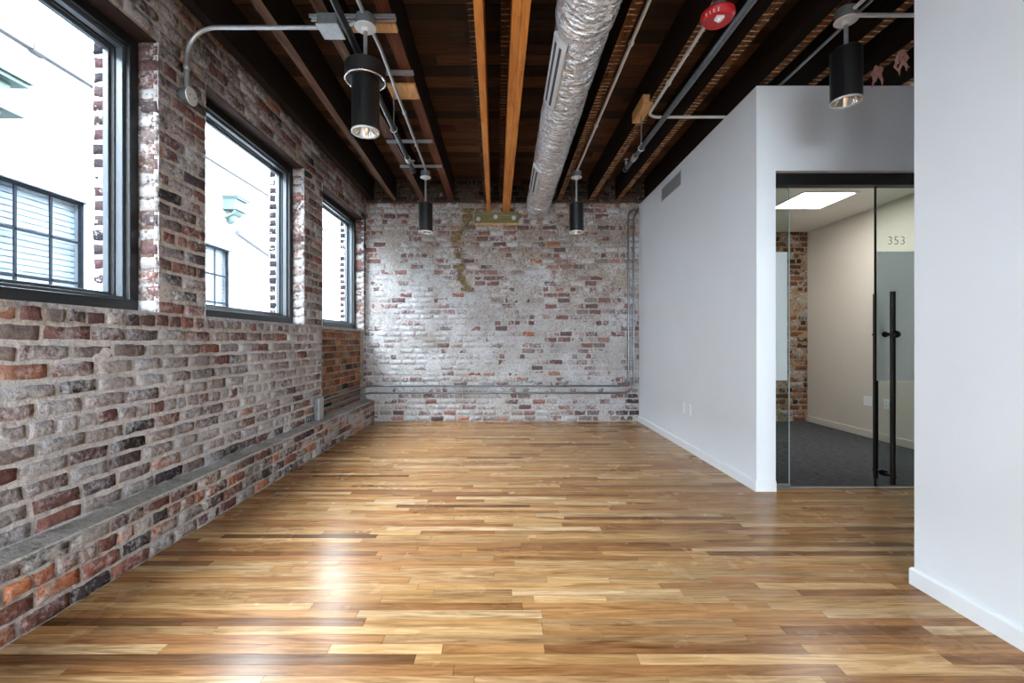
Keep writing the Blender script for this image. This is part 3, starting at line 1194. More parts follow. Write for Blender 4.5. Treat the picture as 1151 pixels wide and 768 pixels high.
# green cornice and scroll brackets on the neighbouring wall
def cornice(y0, y1, zt, sc):
    c = MB()
    c.box(XN, XN + 0.50 * sc, y0, y1, zt - 0.05 * sc, zt, 0.006)
    c.box(XN, XN + 0.46 * sc, y0 + 0.02, y1 - 0.02 * sc, zt - 0.09 * sc, zt - 0.05 * sc, 0.004)
    c.box(XN, XN + 0.36 * sc, y0 + 0.04, y1 - 0.12 * sc, zt - 0.36 * sc, zt - 0.09 * sc)
    c.box(XN, XN + 0.44 * sc, y0 + 0.02, y1 - 0.04 * sc, zt - 0.42 * sc, zt - 0.36 * sc, 0.004)
    o = c.build('cornice', M['verdigris'], nb)
    d = MB()
    yv = y0 + 0.05
    while yv < y1 - 0.2 * sc:
        pts = [(XN + 0.36 * sc, yv, zt - 0.43 * sc), (XN + 0.30 * sc, yv, zt - 0.52 * sc), (XN + 0.16 * sc, yv, zt - 0.60 * sc), (XN + 0.02, yv, zt - 0.66 * sc)]
        d.tube(pts, [0.03 * sc, 0.034 * sc, 0.03 * sc, 0.02 * sc], 8)
        yv += 0.075 * sc
    d.build('fluting', M['verdigris'], o)
    e = MB()
    yv = y1 - 0.42 * sc
    e.tube([(XN + 0.12 * sc, yv, zt - 0.55 * sc), (XN + 0.16 * sc, yv, zt - 0.62 * sc), (XN + 0.12 * sc, yv, zt - 0.72 * sc), (XN + 0.05 * sc, yv, zt - 0.80 * sc)], [0.10 * sc, 0.15 * sc, 0.11 * sc, 0.04 * sc], 14)
    e.build('scroll', M['verdigris'], o)


cornice(2.6, 4.42, 3.72, 0.9)
cornice(8.05, 8.47, 3.80, 0.6)
q = MB()
q.tube([(XN + 0.1, 8.35, 3.2), (XN + 0.1, 9.6, 2.98)], 0.05, 10)
q.build('drainpipe', M['coping'], nb)
q = MB()
q.tube([(XN - 0.1, 4.95, ZR + 0.05), (XN - 0.1, 5.35, ZR - 0.0 + 0.06), (XN - 0.3, 5.9, ZR + 0.16)], 0.03, 8)
q.build('flashing', M['coping'], nb)
q = MB()
q.box(-40, 40, -40, 50, -3.1, -3.0)
struct(q.build('ground', M['alley']), 'alley ground', 'ground')

# ------------------------------------------------------------------ glass office door
YG = 3.74
d1 = empty('door_1', (3.05, YG, 0), 'black headed sliding glass office door numbered 353', 'door', None, 'structure')
q = MB()
q.box(XDL + 0.001, XDR - 0.001, YD + 0.05, YG + 0.045, 2.474, ZDH - 0.001, 0.002)
q.build('header_rail', M['black_frame'], d1)
q = MB()
q.box(XDL + 0.001, XDL + 0.012, YG - 0.02, YG + 0.02, 0.001, 2.479)
q.build('jamb_channel', M['black_frame'], d1)
# fixed sidelight
XS1 = 2.356
q = MB()
q.box(XDL + 0.012, XS1, YG + 0.022, YG + 0.034, 0.012, 2.478, 0.001)
sl = q.build('sidelight', M['door_glass'], d1)
q = MB()
q.box(XDL + 0.013, XS1 - 0.022, YG + 0.0185, YG + 0.0215, 0.879, 1.938)
q.build('frosted_film', M['film'], sl)
q = MB()
q.box(XS1 - 0.0035, XS1 + 0.0005, YG + 0.0215, YG + 0.0345, 0.012, 2.478)
q.build('polished_edge', simple('glass_edge', (170, 184, 182), 0.25, 0, 0.05, 10), sl)
q = MB()
q.box(XDL + 0.012, XS1 + 0.004, YG + 0.015, YG + 0.042, 0.001, 0.022, 0.002)
q.build('bottom_clamp', M['track'], sl)
# sliding leaf
XLF = 3.043
q = MB()
q.box(XLF, XDR - 0.01, YG - 0.006, YG + 0.006, 0.012, 2.478, 0.001)
lf = q.build('leaf', M['door_glass'], d1)
q = MB()
q.box(XLF - 0.003, XLF + 0.006, YG - 0.0075, YG + 0.0075, 0.012, 2.478)
q.build('edge_seal', M['dark_gasket'], lf)
q = MB()
q.box(XLF + 0.008, XDR - 0.012, YG - 0.009, YG - 0.0065, 0.879, 1.938)
q.build('frosted_film', M['film'], lf)
# ladder pull: a bar on each face, standoffs through the glass
hx = 3.112
q = MB()
q.tube([(hx, YG - 0.09, 0.055), (hx, YG - 0.09, 1.60)], 0.019, 16)
hd = q.build('handle', M['black_paint'], lf)
q = MB()
q.tube([(hx + 0.005, YG + 0.085, 0.055), (hx + 0.005, YG + 0.085, 1.60)], 0.019, 16)
q.build('inner_bar', M['black_paint'], hd)
q = MB()
for z in (0.12, 1.258):
    q.tube([(hx, YG - 0.115, z), (hx + 0.005, YG + 0.11, z)], 0.012, 12)
    for yo in (-0.018, 0.012):
        q.lathe([(0.0, 0), (0.024, 0), (0.024, 0.006), (0.0, 0.006)], 20, (hx + 0.002, YG + yo, z), 'Y')
q.lathe([(0, -0.03), (0.024, -0.028), (0.03, -0.012), (0.028, 0.004), (0, 0.008)], 20, (hx, YG - 0.11, 1.258), 'Y', smooth=True)
q.build('standoff', M['black_paint'], hd)
q = MB()
q.lathe([(0, -0.137), (0.012, -0.136), (0.02, -0.128), (0.021, -0.118)], 16, (hx + 0.012, YG, 1.258), 'Y')
q.build('lock_cylinder', M['chrome'], hd)
# number on the glass
cu = bpy.data.curves.new('room_number', 'FONT')
cu.body = '353'
cu.size = 0.098
cu.align_x = 'CENTER'
cu.align_y = 'CENTER'
cu.extrude = 0.0006
cu.offset = -0.0022
cu.space_character = 1.06
tmp = bpy.data.objects.new('tmp_text', cu)
COL.objects.link(tmp)
dg = bpy.context.evaluated_depsgraph_get()
me = bpy.data.meshes.new_from_object(tmp.evaluated_get(dg))
bpy.data.objects.remove(tmp)
me.transform(Matrix.Rotation(math.pi / 2, 4, 'X'))
me.transform(Matrix.Translation(Vector((3.212 - 3.05, -0.0072, 2.025))))
me.materials.clear()
me.materials.append(M['grey_ink'])
nu = bpy.data.objects.new('room_number', me)
COL.objects.link(nu)
nu.parent = lf
# threshold
q = MB()
q.box(XDL, XDR, YG - 0.035, YG + 0.02, -0.003, 0.004)
struct(q.build('trim_1', M['track']), 'metal threshold strip under the glass door', 'threshold')

# ------------------------------------------------------------------ office behind the door
XO1 = 4.55
ZOC = 2.845
q = MB()
q.box(XR + 0.12, XO1 + 0.15, YD + 0.06, YB, -0.02, 0.001)
struct(q.build('floor_office', M['carpet']), 'dark grey office carpet', 'floor')
wall_box('wall_office', [(XO1, XO1 + 0.12, YD + 0.14, YB - 0.01, 0, ZW)], M['office_wall'], 'beige office side wall')
q = MB()
q.box(XR + 0.12, XO1, YD + 0.14, YB - 0.012, ZOC, ZOC + 0.05)
struct(q.build('ceiling_office', M['office_ceiling']), 'white office ceiling', 'ceiling')
q = MB()
q.box(XO1 - 0.013, XO1, YD + 0.141, YB - 0.014, 0.001, 0.09, 0.004)
struct(q.build('baseboard_office', M['office_wall']), 'office baseboard', 'baseboard')
tr = empty('ceiling_light', (3.585, 5.31, ZOC), 'lit square ceiling light panel inside the office', 'light')
q = MB()
x0, x1, y0, y1 = 3.27, 3.895, 4.99, 5.625
for (a, b, c, d) in ((x0, x1, y0, y0 + 0.025), (x0, x1, y1 - 0.025, y1), (x0, x0 + 0.025, y0 + 0.025, y1 - 0.025), (x1 - 0.025, x1, y0 + 0.025, y1 - 0.025)):
    q.box(a, b, c, d, ZOC - 0.012, ZOC - 0.0005)
q.build('frame', M['white_metal'], tr)
q = MB()
q.box(x0 + 0.0255, x1 - 0.0255, y0 + 0.0255, y1 - 0.0255, ZOC - 0.007, ZOC - 0.001)
q.build('diffuser', M['troffer_glow'], tr)


def plate_x(name, x, y, z, sgn, w, h, kind, label, cat, group=None):
    """wall plate on a wall facing -X (sgn=-1)"""
    r = empty(name, (x, y, z), label, cat, group)
    q = MB()
    q.box(x - 0.006, x - 0.0002, y - w / 2, y + w / 2, z - h / 2, z + h / 2, 0.002)
    q.build('cover_plate', M['white_plastic'], r)
    if kind == 'outlet':
        for dz in (-0.022, 0.022):
            q = MB()
            q.box(x - 0.009, x - 0.0055, y - 0.017, y + 0.017, z + dz - 0.014, z + dz + 0.014, 0.002)
            s = q.build('socket', M['white_plastic'], r)
            q = MB()
            for dy in (-0.007, 0.007):
                q.box(x - 0.0098, x - 0.0088, y + dy - 0.0015, y + dy + 0.0015, z + dz - 0.002, z + dz + 0.008)
            q.box(x - 0.0098, x - 0.0088, y - 0.003, y + 0.003, z + dz - 0.010, z + dz - 0.006)
            q.build('slot', M['slot_dark'], s)
    else:
        for dz in (-0.03, 0.03):
            q = MB()
            q.lathe([(0, -0.0075), (0.0025, -0.0075), (0.003, -0.006)], 10, (x, y, z + dz), 'X')
            q.build('screw', M['white_metal'], r)


plate_x('wall_outlet', XR, 4.97, 0.455, -1, 0.075, 0.118, 'outlet', 'white wall outlet low on the white partition', 'outlet')
plate_x('blank_outlet_plate', XR, 5.15, 0.455, -1, 0.075, 0.118, 'blank', 'blank white cover plate beside the outlet on the white partition', 'wall plate')
plate_x('wall_outlet', XO1, 5.42, 0.455, -1, 0.075, 0.118, 'outlet', 'white wall outlet on the office wall seen through the glass leaf', 'outlet')
plate_x('blank_outlet_plate', XO1, 5.70, 0.455, -1, 0.13, 0.118, 'blank', 'wide blank cover plate on the beige office wall', 'wall plate')

# air grille on the partition
vg = empty('air_vent', (XR, 5.52, 3.075), 'grey slatted air vent near the top of the white partition', 'vent')
q = MB()
for bx in ((5.19, 5.85, 2.985, 3.0), (5.19, 5.85, 3.15, 3.165), (5.19, 5.205, 3.0, 3.15), (5.835, 5.85, 3.0, 3.15)):
    q.box(XR - 0.008, XR - 0.0003, bx[0], bx[1], bx[2], bx[3], 0.0015)
q.build('frame', M['white_metal'], vg)
q = MB()
for k in range(10):
    z = 3.004 + k * 0.0146
    q.add([(XR - 0.007, 5.205, z), (XR - 0.007, 5.835, z), (XR - 0.001, 5.835, z + 0.011), (XR - 0.001, 5.205, z + 0.011),
           (XR - 0.006, 5.205, z - 0.001), (XR - 0.006, 5.835, z - 0.001), (XR - 0.0003, 5.835, z + 0.010), (XR - 0.0003, 5.205, z + 0.010)],
          [(0, 1, 2, 3), (4, 7, 6, 5), (0, 4, 5, 1), (2, 6, 7, 3)])
q.box(XR - 0.0012, XR - 0.0002, 5.205, 5.835, 3.0, 3.15)
q.build('slats', M['grille_grey'], vg)

# ------------------------------------------------------------------ silver duct
DX, DZ, DR = 0.495, 3.2, 0.172
na, nl = 72, 560
aa = np.linspace(0, 2 * math.pi, na, endpoint=False)
ll = np.linspace(Y0 + 0.05, YB - 0.012, nl)
A, L = np.meshgrid(aa, ll)
P = np.stack([np.cos(A).ravel() * 1.6, L.ravel() * 3.4, np.sin(A).ravel() * 1.6], 1)
r = DR + 0.020 * (fbm(P * 1.7, 51, 4) - 0.5)
P2 = np.stack([np.cos(A).ravel() * 3, L.ravel() * 13, np.sin(A).ravel() * 3], 1)
rid = np.abs(fbm(P2, 57, 2) - 0.5)
r = r - 0.010 * np.exp(-(rid / 0.05) ** 2)
for ys_ in (-1.6, 0.6, 2.83, 4.9, 6.3):
    r = r - 0.016 * np.exp(-((L.ravel() - ys_) / 0.03) ** 2)
r = r + 0.012 * (L.ravel() < 2.80)
du = empty('air_duct', (DX, 3.0, DZ), 'silver foil wrapped round air duct running to the brick wall', 'duct')
q = MB()
vs = np.stack([DX + np.cos(A).ravel() * r, L.ravel(), DZ + np.sin(A).ravel() * r], 1)
fs = [(j * na + i, j * na + (i + 1) % na, (j + 1) * na + (i + 1) % na, (j + 1) * na + i) for j in range(nl - 1) for i in range(na)]
q.add(vs, fs, 0, True)
q.build('foil_sleeve', M['foil'], du)


def duct_slot(ya, yb):
    q = MB()
    c = MB()
    a0, a1 = math.radians(196), math.radians(236)

    def patch(mb, b0, b1, y0, y1, rr, th, n=6):
        vs = []
        for k in range(n + 1):
            a = b0 + (b1 - b0) * k / n
            for (y_, r_) in ((y0, rr), (y1, rr), (y1, rr + th), (y0, rr + th)):
                vs.append((DX + math.cos(a) * r_, y_, DZ + math.sin(a) * r_))
        fs = []
        for k in range(n):
            for (i, j) in ((0, 1), (1, 2), (2, 3), (3, 0)):
                fs.append((k * 4 + i, k * 4 + j, k * 4 + 4 + j, k * 4 + 4 + i))
        fs += [(0, 1, 2, 3), (n * 4, n * 4 + 3, n * 4 + 2, n * 4 + 1)]
        mb.add(vs, fs)
    patch(q, a0, a1, ya, yb, DR - 0.01, 0.026)
    s = q.build('slot_diffuser', M['white_metal'], du)
    for (f0, f1) in ((0.22, 0.38), (0.60, 0.76)):
        patch(c, a0 + (a1 - a0) * f0, a0 + (a1 - a0) * f1, ya + 0.05, yb - 0.05, DR + 0.0150, 0.0025)
    c.build('slot', M['slot_dark'], s)


duct_slot(2.86, 3.66)
duct_slot(4.98, 5.76)

# ------------------------------------------------------------------ pendants
def pendant_parts(root, x, y, collar, zc=3.19, zb=2.52, zt=2.868):
    q = MB()
    q.lathe([(0.0, zc + 0.07), (0.056, zc + 0.07), (0.06, zc + 0.066), (0.06, zc + 0.002), (0.0, zc + 0.002)], 28, (x, y, 0))
    bx = q.build('ceiling_box', M['galv_dull'], root)
    q = MB()
    q.lathe([(0.0, zc + 0.002), (0.064, zc + 0.002), (0.067, zc - 0.002), (0.064, zc - 0.006), (0.0, zc - 0.009)], 28, (x, y, 0))
    q.lathe([(0.006, zc - 0.008), (0.024, zc - 0.008), (0.02, zc - 0.03), (0.006, zc - 0.032)], 16, (x, y, 0))
    q.build('cover_plate', M['box_face'], bx)
    q = MB()
    q.tube([(x, y, zc - 0.01), (x, y, zt)], 0.0125, 14)
    q.build('stem', M['galv'], root)
    q = MB()
    q.lathe([(0.0, zt + 0.022), (0.03, zt + 0.022), (0.042, zt + 0.008), (0.058, zt - 0.002), (0.0, zt - 0.002)], 24, (x, y, 0))
    q.build('top_cap', M['galv_dull'], root)
    q = MB()
    q.lathe([(0.0, zt), (0.078, zt), (0.0855, zt - 0.006), (0.0855, zb + 0.010), (0.080, zb + 0.008), (0.080, zb + 0.10), (0.0, zb + 0.105)], 40, (x, y, 0))
    q.build('housing', M['black_paint'], root)
    q = MB()
    q.lathe([(0.0860, zb + 0.012), (0.0875, zb + 0.006), (0.0865, zb), (0.078, zb), (0.074, zb + 0.004), (0.0755, zb + 0.010)], 40, (x, y, 0), smooth=True)
    rm = q.build('rim', M['rim_white'], root)
    q = MB()
    q.lathe([(0.0755, zb + 0.008), (0.064, zb + 0.04), (0.046, zb + 0.075), (0.030, zb + 0.092), (0.0, zb + 0.094)], 40, (x, y, 0), smooth=True)
    q.build('reflector', M['chrome'], root)
    if collar:
        q = MB()
        z0, z1 = 2.846, 2.95
        q.lathe([(0.0, z1), (0.118, z1), (0.126, z1 - 0.006), (0.126, z0 + 0.004), (0.122, z0 + 0.002), (0.0, z0 + 0.012)], 40, (x, y, 0))
        c = q.build('collar', M['black_matte'], root)
        q = MB()
        q.lathe([(0.1265, z0 + 0.012), (0.1285, z0 + 0.006), (0.1265, z0), (0.118, z0), (0.116, z0 + 0.006)], 40, (x, y, 0), smooth=True)
        q.build('collar_ring', M['chrome'], c)
        q = MB()
        q.lathe([(0.0, z0 + 0.0075), (0.117, z0 + 0.0035)], 40, (x, y, 0))
        q.build('underside', M['black_paint'], c)


GP = 'black cylinder pendant lights'
p1 = empty('pendant_light', (-0.88, 2.885, 3.26), 'black cylinder pendant with a wide round collar, nearest the windows', 'pendant light', GP)
p1['label'] = 'big black cylinder pendant with a wide chrome-edged collar, under the bent conduit'
pendant_parts(p1, -0.88, 2.885, True)
p2 = empty('pendant_light', (-0.955, 5.52, 3.26), 'black cylinder pendant before the far brick wall, on the window side', 'pendant light', GP)
pendant_parts(p2, -0.955, 5.52, False)
p3 = copy_tree(p2)
p3.location = (0.872, 5.52, 3.26)
p3['label'] = 'black cylinder pendant before the far brick wall, beyond the silver duct'
p4 = empty('pendant_light', (2.145, 2.86, 3.28), 'black cylinder pendant hanging in front of the glass door wall', 'pendant light', GP)
pendant_parts(p4, 2.145, 2.86, False, 3.215, 2.70, 3.03)

# ------------------------------------------------------------------ conduits, struts, boxes
def conduit(pts, rad, m, label, bend=0.12, clips=(), name='conduit', cat='conduit', group='metal conduits', seg=12):
    pp = fillet(pts, bend)
    root = empty(name, pp[0], label, cat, group)
    q = MB()
    q.tube(pp, rad, seg)
    q.build('tube', m, root)
    for c in clips:
        p, d = Vector(c[0]), Vector(c[1]).normalized()
        q = MB()
        q.tube([p - d * 0.02, p - d * 0.008, p + d * 0.008, p + d * 0.02], [rad * 1.35, rad * 1.6, rad * 1.6, rad * 1.35], seg)
        q.build('coupling', m, root)
    return root


# from the disc box on the brick wall up and over to the junction box
conduit([(-2.056, 2.95, 2.83), (-2.056, 2.95, 3.235), (-1.185, 2.95, 3.235)], 0.0135, M['galv'], 'bent conduit rising from the disc box on the brick wall', 0.19, [((-2.056, 2.95, 2.98), (0, 0, 1))])
bx = empty('disc_box', (XL, 2.955, 2.79), 'round metal box with pale face on the brick pier', 'electrical box')
q = MB()
q.lathe([(0.0, 0.002), (0.05, 0.002), (0.052, 0.006), (0.052, 0.046), (0.0, 0.046)], 28, (XL, 2.955, 2.79), 'X')
q.build('body', M['galv_dull'], bx)
q = MB()
q.lathe([(0.055, 0.046), (0.057, 0.049), (0.055, 0.053), (0.0, 0.056)], 28, (XL, 2.955, 2.79), 'X')
q.build('face_plate', M['box_face'], bx)
for dy in (-0.025, 0.025):
    q = MB()
    q.lathe([(0, 0.060), (0.005, 0.059), (0.006, 0.055)], 10, (XL, 2.955 + dy, 2.79), 'X')
    q.build('screw', M['galv_dull'], bx)
jb = empty('junction_box', (-1.11, 2.95, 3.235), 'square metal junction box at the end of the bent conduit', 'electrical box')
q = MB()
q.box(-1.185, -1.055, 2.87, 3.01, 3.205, 3.275, 0.004)
q.build('body', M['galv_dull'], jb)
q = MB()
q.box(-1.19, -1.05, 2.865, 3.015, 3.198, 3.2055, 0.002)
q.build('lid', M['galv'], jb)
conduit([(-1.054, 2.95, 3.235), (-0.942, 2.90, 3.235)], 0.0125, M['galv'], 'short conduit from the junction box to the collared pendant')


def strut(x0, x1, y, z, label):
    """slotted U channel along X hung under the joists"""
    r = empty('strut_channel', ((x0 + x1) / 2, y, z), label, 'strut', 'metal strut channels')
    q = MB()
    w, h, t = 0.0205, 0.021, 0.003
    q.box(x0, x1, y - w, y - w + t, z, z + h)
    q.box(x0, x1, y + w - t, y + w, z, z + h)
    q.box(x0, x1, y - w + t, y + w - t, z + h - t, z + h)
    q.box(x0, x1, y - w + t, y - w + 2.6 * t, z, z + t)
    q.box(x0, x1, y + w - 2.6 * t, y + w - t, z, z + t)
    q.build('channel', M['galv'], r)
    return r


strut(-1.25, -0.70, 2.93, ZJ - 0.047, 'metal strut above the collared pendant')
strut(-0.93, -0.712, 3.56, ZJ - 0.030, 'short metal strut just beyond the collared pendant')
strut(-1.235, -0.755, 4.78, ZJ - 0.030, 'metal strut across two joists, between the two pendants')
strut(-1.25, -0.75, 5.46, ZJ - 0.030, 'metal strut above the window-side far pendant')


def block(x0, x1, y0, y1, z0, z1, label, name='wood_block'):
    q = MB()
    q.box(x0, x1, y0, y1, z0, z1, 0.004)
    return tag(q.build(name, M['block_wood']), label, 'wood block', 'pale wood blocks')


block(-1.02, -0.72, 3.00, 3.09, ZJ - 0.028, ZJ - 0.002, 'pale wood block behind the strut above the collared pendant')

# white conduit feeding the two far pendants / along joists
conduit([(-0.865, Y0 + 0.1, 3.245), (-0.877, 2.82, 3.245)], 0.0125, M['galv'], 'conduit running back over the camera from the collared pendant')
conduit([(-0.868, 2.95, 3.235), (-0.872, 3.2, 3.262), (-0.945, 5.455, 3.262)], 0.0125, M['galv'], 'conduit linking the collared pendant to the far window-side pendant', 0.1, [((-0.9006, 4.1, 3.262), (-0.0324, 1, 0)), ((-0.923, 4.78, 3.262), (-0.0324, 1, 0))])
conduit([(0.88, Y0 + 0.1, 3.27), (0.874, 5.46, 3.258)], 0.0125, M['cond_white'], 'white conduit along the joist beside the silver duct', 0.1, [((0.8767, 3.15, 3.2636), (0, 1, 0)), ((0.875, 4.35, 3.261), (0, 1, 0))])
conduit([(1.315, Y0 + 0.1, 3.27), (1.315, 4.2, 3.27), (2.13, 4.2, 3.27)], 0.0125, M['cond_white'], 'white conduit from the fire alarm bending to the partition', 0.1, [((1.315, 3.65, 3.27), (0, 1, 0))])
conduit([(2.245, 2.12, 3.29), (2.245, YD + 0.6, 3.29)], 0.011, M['galv_dull'], 'thin dull conduit passing over the top of the glass door wall')
conduit([(2.206, 2.86, 3.25), (3.6, 2.86, 3.25)], 0.0125, M['cond_white'], 'conduit crossing sideways from the pendant by the glass door')
conduit([(2.172, 2.12, 3.25), (2.152, 2.798, 3.25)], 0.0125, M['cond_white'], 'conduit feeding the pendant by the glass door')

# sprinkler pipes on hangers
def sprinkler(xa, xb, ye, z, m, label):
    ya = Y0 + 0.1
    root = empty('sprinkler_pipe', (xb, ye, z), label, 'pipe', 'sprinkler pipes')
    q = MB()
    q.tube([(xa, ya, z), (xb, ye, z)], 0.021, 18)
    q.build('pipe', m, root)
    d = Vector((xb - xa, ye - ya, 0)).normalized()
    e = Vector((xb, ye, z))
    q = MB()
    q.tube([e - d * 0.05, e - d * 0.045, e + d * 0.012, e + d * 0.016], [0.023, 0.027, 0.027, 0.02], 18)
    q.build('end_cap', M['pipe_dark'], root)
    p = e - d * 0.30
    q = MB()
    q.tube([p - d * 0.045, p - d * 0.04, p + d * 0.04, p + d * 0.045], [0.023, 0.029, 0.029, 0.023], 18)
    q.build('coupling', M['galv'], root)
    p = e - d * 0.03
    q = MB()
    q.tube([p, p + Vector((0, 0, 0.055))], 0.013, 12)
    q.lathe([(0.0, 0.055), (0.017, 0.055), (0.017, 0.062), (0.008, 0.064), (0.006, 0.09), (0.022, 0.092), (0.022, 0.096), (0.0, 0.098)], 14, p)
    q.build('sprinkler_head', M['galv'], root)
    return root, xa + (xb - xa) * (3.86 - ya) / (ye - ya), xa + (xb - xa) * (4.23 - ya) / (ye - ya)


_, xh, _ = sprinkler(-0.734, -0.961, 4.80, 3.0, M['pipe_dark'], 'dark sprinkler pipe over the window side of the room')
_, _, xh2 = sprinkler(1.42, 1.262, 4.75, 2.995, M['pipe_grey'], 'grey sprinkler pipe beside the fire alarm')


def hanger(x, y, zp, ztop, bx, label):
    root = empty('pipe_hanger', (x, y, ztop), label, 'hanger', 'sprinkler pipe hangers')
    q = MB()
    q.box(*bx, 0.004)
    q.build('wood_block', M['block_wood'], root)
    q = MB()
    q.tube([(x, y, zp + 0.035), (x, y, ztop + 0.002)], 0.006, 10)
    q.build('rod', M['galv_dull'], root)
    q = MB()
    pts = [(x + 0.027 * math.cos(a), y, zp + 0.027 * math.sin(a)) for a in np.linspace(0, 2 * math.pi, 25)]
    q.tube(pts, 0.0055, 8, caps=False)
    q.lathe([(0.0, 0.028), (0.011, 0.028), (0.011, 0.05), (0.0, 0.05)], 6, (x, y, zp))
    q.build('ring_clip', M['galv'], root)


hanger(xh, 3.86, 3.0, ZJ - 0.032, (-0.96, -0.73, 3.72, 3.93, ZJ - 0.032, ZJ - 0.004), 'rod hanger with wood block holding the dark pipe')
hanger(xh2, 4.23, 2.995, ZJ - 0.035, (xh2 - 0.05, xh2 + 0.038, 4.02, 4.36, ZJ - 0.035, ZJ + 0.065), 'rod hanger with wood block holding the grey pipe')

# conduits on the far wall and round the corner, with their two boxes
zc1, zc2 = 0.535, 0.43
yw = YB - 0.033
conduit([(-2.056, 5.09, zc1), (-2.056, yw, zc1), (1.855, yw, zc1), (1.855, yw, 3.12), (1.955, yw, 3.19)], 0.014, M['conduit_low'], 'upper conduit of the pair along the foot of the brick walls', 0.13,
        [((-2.056, 5.85, zc1), (0, 1, 0)), ((-0.9, yw, zc1), (1, 0, 0)), ((0.9, yw, zc1), (1, 0, 0)), ((1.855, yw, 1.7), (0, 0, 1))], seg=10)
conduit([(-2.056, 5.09, zc2), (-2.056, yw + 0.004, zc2), (1.935, yw + 0.004, zc2), (1.935, yw + 0.004, 3.05), (2.005, yw + 0.004, 3.2)], 0.014, M['conduit_low'], 'lower conduit of the pair along the foot of the brick walls', 0.15,
        [((-2.056, 6.0, zc2), (0, 1, 0)), ((-0.6, yw + 0.004, zc2), (1, 0, 0)), ((1.2, yw + 0.004, zc2), (1, 0, 0)), ((1.935, yw + 0.004, 1.5), (0, 0, 1))], seg=10)
for (z0, z1, lab) in ((0.463, 0.58, 'upper square metal box at the end of the low conduits'), (0.335, 0.458, 'lower square metal box resting on the brick ledge')):
    r_ = empty('conduit_box', (-2.055, 5.03, z0), lab, 'electrical box', 'metal conduit boxes')
    q = MB()
    q.box(-2.074, -2.034, 4.97, 5.09, z0, z1, 0.003)
    q.build('body', M['galv_dull'], r_)
    q = MB()
    q.box(-2.0338, -2.022, 4.965, 5.095, z0 - 0.001, z1 + 0.001, 0.002)
    q.build('lid', M['galv'], r_)

# ------------------------------------------------------------------ fire alarm
ax, ay, az = 1.307, 2.79, 3.215
fa = empty('fire_alarm', (ax, ay, az), 'round red ceiling fire alarm strobe', 'fire alarm')
q = MB()
q.lathe([(0.0, 0.042), (0.05, 0.042), (0.05, 0.0), (0.0, 0.0)], 28, (ax, ay, az))
q.build('back_box', M['galv_dull'], fa)
q = MB()
q.lathe([(0.0, 0.0), (0.088, 0.0), (0.097, -0.006), (0.099, -0.018), (0.094, -0.034), (0.082, -0.050), (0.074, -0.054), (0.071, -0.050), (0.0, -0.048)], 48, (ax, ay, az), smooth=False)
sh_ = q.build('shell', M['red'], fa)
q = MB()
for k in range(14):
    a = 2 * math.pi * k / 14
    if 3.6 < a < 5.2:
        continue
    q.lathe([(0.0, -0.0005), (0.003, -0.0005), (0.003, 0.001)], 6, (ax + 0.055 * math.cos(a), ay + 0.055 * math.sin(a), az - 0.049))
q.build('sound_hole', M['red_dark'], sh_)
q = MB()
q.box(ax - 0.03, ax + 0.02, ay - 0.052, ay - 0.012, az - 0.066, az - 0.046, 0.006)
q.lathe([(0.0, -0.078), (0.012, -0.076), (0.02, -0.066), (0.02, -0.05)], 16, (ax - 0.005, ay - 0.03, az), smooth=True)
q.build('strobe_lens', M['white_plastic'], fa)
# lettering on the sloping skirt
for k, ch in enumerate('FIRE'):
    cu = bpy.data.curves.new('letter', 'FONT')
    cu.body = ch
    cu.size = 0.026
    cu.align_x = 'CENTER'
    cu.align_y = 'CENTER'
    cu.extrude = 0.0004
    tmp = bpy.data.objects.new('tmp_text', cu)
    COL.objects.link(tmp)
    dg = bpy.context.evaluated_depsgraph_get()
    me = bpy.data.meshes.new_from_object(tmp.evaluated_get(dg))
    bpy.data.objects.remove(tmp)
    ang = math.radians(203 + k * 15)
    rr, zz_ = 0.0915, -0.0405
    up = Vector((0.0, 0.0, 1.0))
    out = Vector((math.cos(ang), math.sin(ang), 0))
    nrm = (out * 0.80 - up * 0.60).normalized()
    tx = Vector((-math.sin(ang), math.cos(ang), 0))
    ty = nrm.cross(tx)
    R = Matrix((tx, ty, nrm)).transposed().to_4x4()
    me.transform(R)
    me.transform(Matrix.Translation(out * rr + Vector((0, 0, zz_)) + nrm * 0.0004))
    me.materials.clear()
    me.materials.append(M['white_plastic'])
    lo = bpy.data.objects.new('lettering', me)
    COL.objects.link(lo)
    lo.parent = sh_
    lo.location = (0, 0, 0)

# ------------------------------------------------------------------ tufts of pink insulation
def tuft(x, y, z, ln, seed, label):
    rd = random.Random(seed)
    q = MB()
    for k in range(9):
        dx, dy = rd.uniform(-0.03, 0.03), rd.uniform(-0.03, 0.03)
        L_ = ln * rd.uniform(0.4, 1.0)
        pts = [(x + dx * 0.3, y + dy * 0.3, z)]
        for j in range(1, 5):
            f = j / 4
            pts.append((x + dx * (0.3 + f) + rd.uniform(-0.012, 0.012), y + dy * (0.3 + f) + rd.uniform(-0.012, 0.012), z - L_ * f))
        q.tube(pts, [0.014, 0.012, 0.013, 0.009, 0.003], 7)
    return tag(q.build('insulation_tuft', M['pink_wool']), label, 'insulation', 'pink insulation tufts')


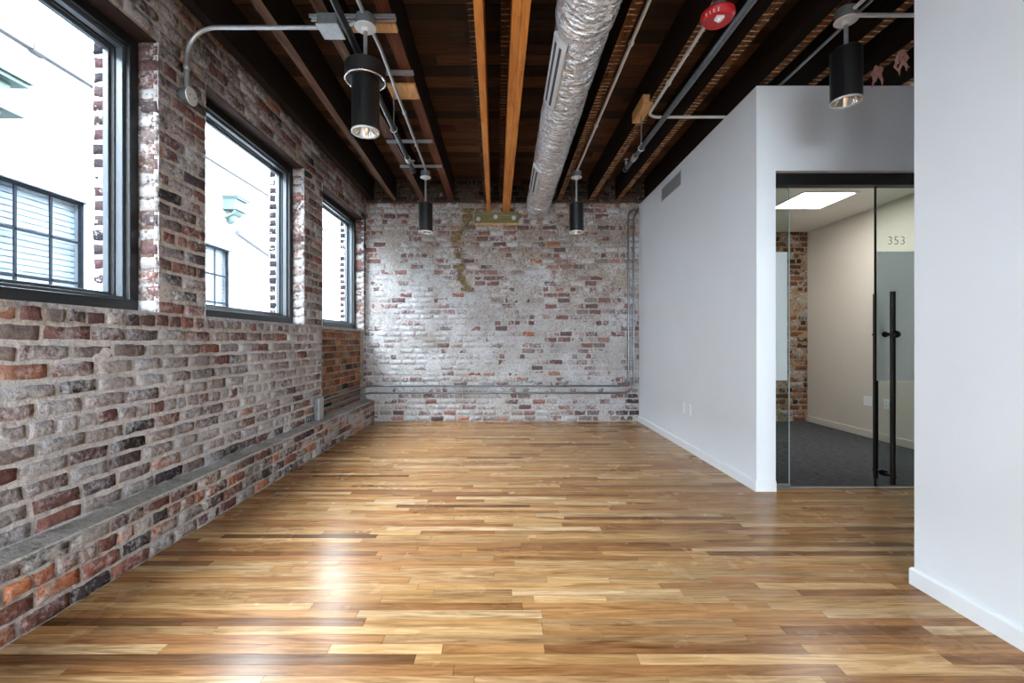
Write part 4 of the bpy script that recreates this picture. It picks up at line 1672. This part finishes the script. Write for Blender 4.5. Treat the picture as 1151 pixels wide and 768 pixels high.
tuft(2.885, 3.52, ZJ + 0.01, 0.16, 3, 'shorter bushy tuft of pink insulation below the ceiling joist')
tuft(2.90, 3.33, ZJ + 0.01, 0.19, 5, 'thin dangling strand of pink insulation below the ceiling joist')

# ------------------------------------------------------------------ light
w = bpy.data.worlds.new('World')
scene.world = w
w.use_nodes = True
nt = w.node_tree
nt.nodes.clear()
bg = nt.nodes.new('ShaderNodeBackground')
ow = nt.nodes.new('ShaderNodeOutputWorld')
bg.inputs[0].default_value = (0.82, 0.92, 1.0, 1)
bg.inputs[1].default_value = 15.0
nt.links.new(bg.outputs[0], ow.inputs[0])


def portal(name, loc, rot, sx, sy):
    ld = bpy.data.lights.new(name, 'AREA')
    ld.shape = 'RECTANGLE'
    ld.size, ld.size_y = sx, sy
    ld.cycles.is_portal = True
    o = bpy.data.objects.new(name, ld)
    o.location = loc
    o.rotation_euler = rot
    COL.objects.link(o)


for i, (a, b) in enumerate(WIN):
    portal('window_daylight', (-2.42, (a + b) / 2, (Z_SILL + Z_HEAD) / 2), (0, -math.pi / 2, 0), Z_HEAD - Z_SILL, b - a)
portal('window_daylight', (0, Y0 - 0.16, 1.625), (math.pi / 2, 0, 0), 3.4, 1.45)  # unseen rear opening, added for fill light

# ------------------------------------------------------------------ camera and view
cd = bpy.data.cameras.new('Camera')
cd.sensor_width = 36.0
cd.lens = F_PX / 1151.0 * 36.0
cd.shift_x = 8.5 / 1151.0
cd.clip_start = 0.05
cam = bpy.data.objects.new('Camera', cd)
cam.location = (0, 0, H_EYE)
cam.rotation_euler = (math.pi / 2, 0, 0)
COL.objects.link(cam)
scene.camera = cam

vs_ = scene.view_settings
vs_.view_transform = 'Standard'
vs_.look = 'None'
vs_.gamma = 1.0
vs_.exposure = 1.52
vs_.use_curve_mapping = False
scene.cycles.max_bounces = 10
scene.cycles.diffuse_bounces = 6
scene.cycles.transparent_max_bounces = 16
scene.cycles.caustics_reflective = False
scene.cycles.caustics_refractive = False
scene.cycles.use_denoising = True
scene.cycles.sample_clamp_indirect = 8.0
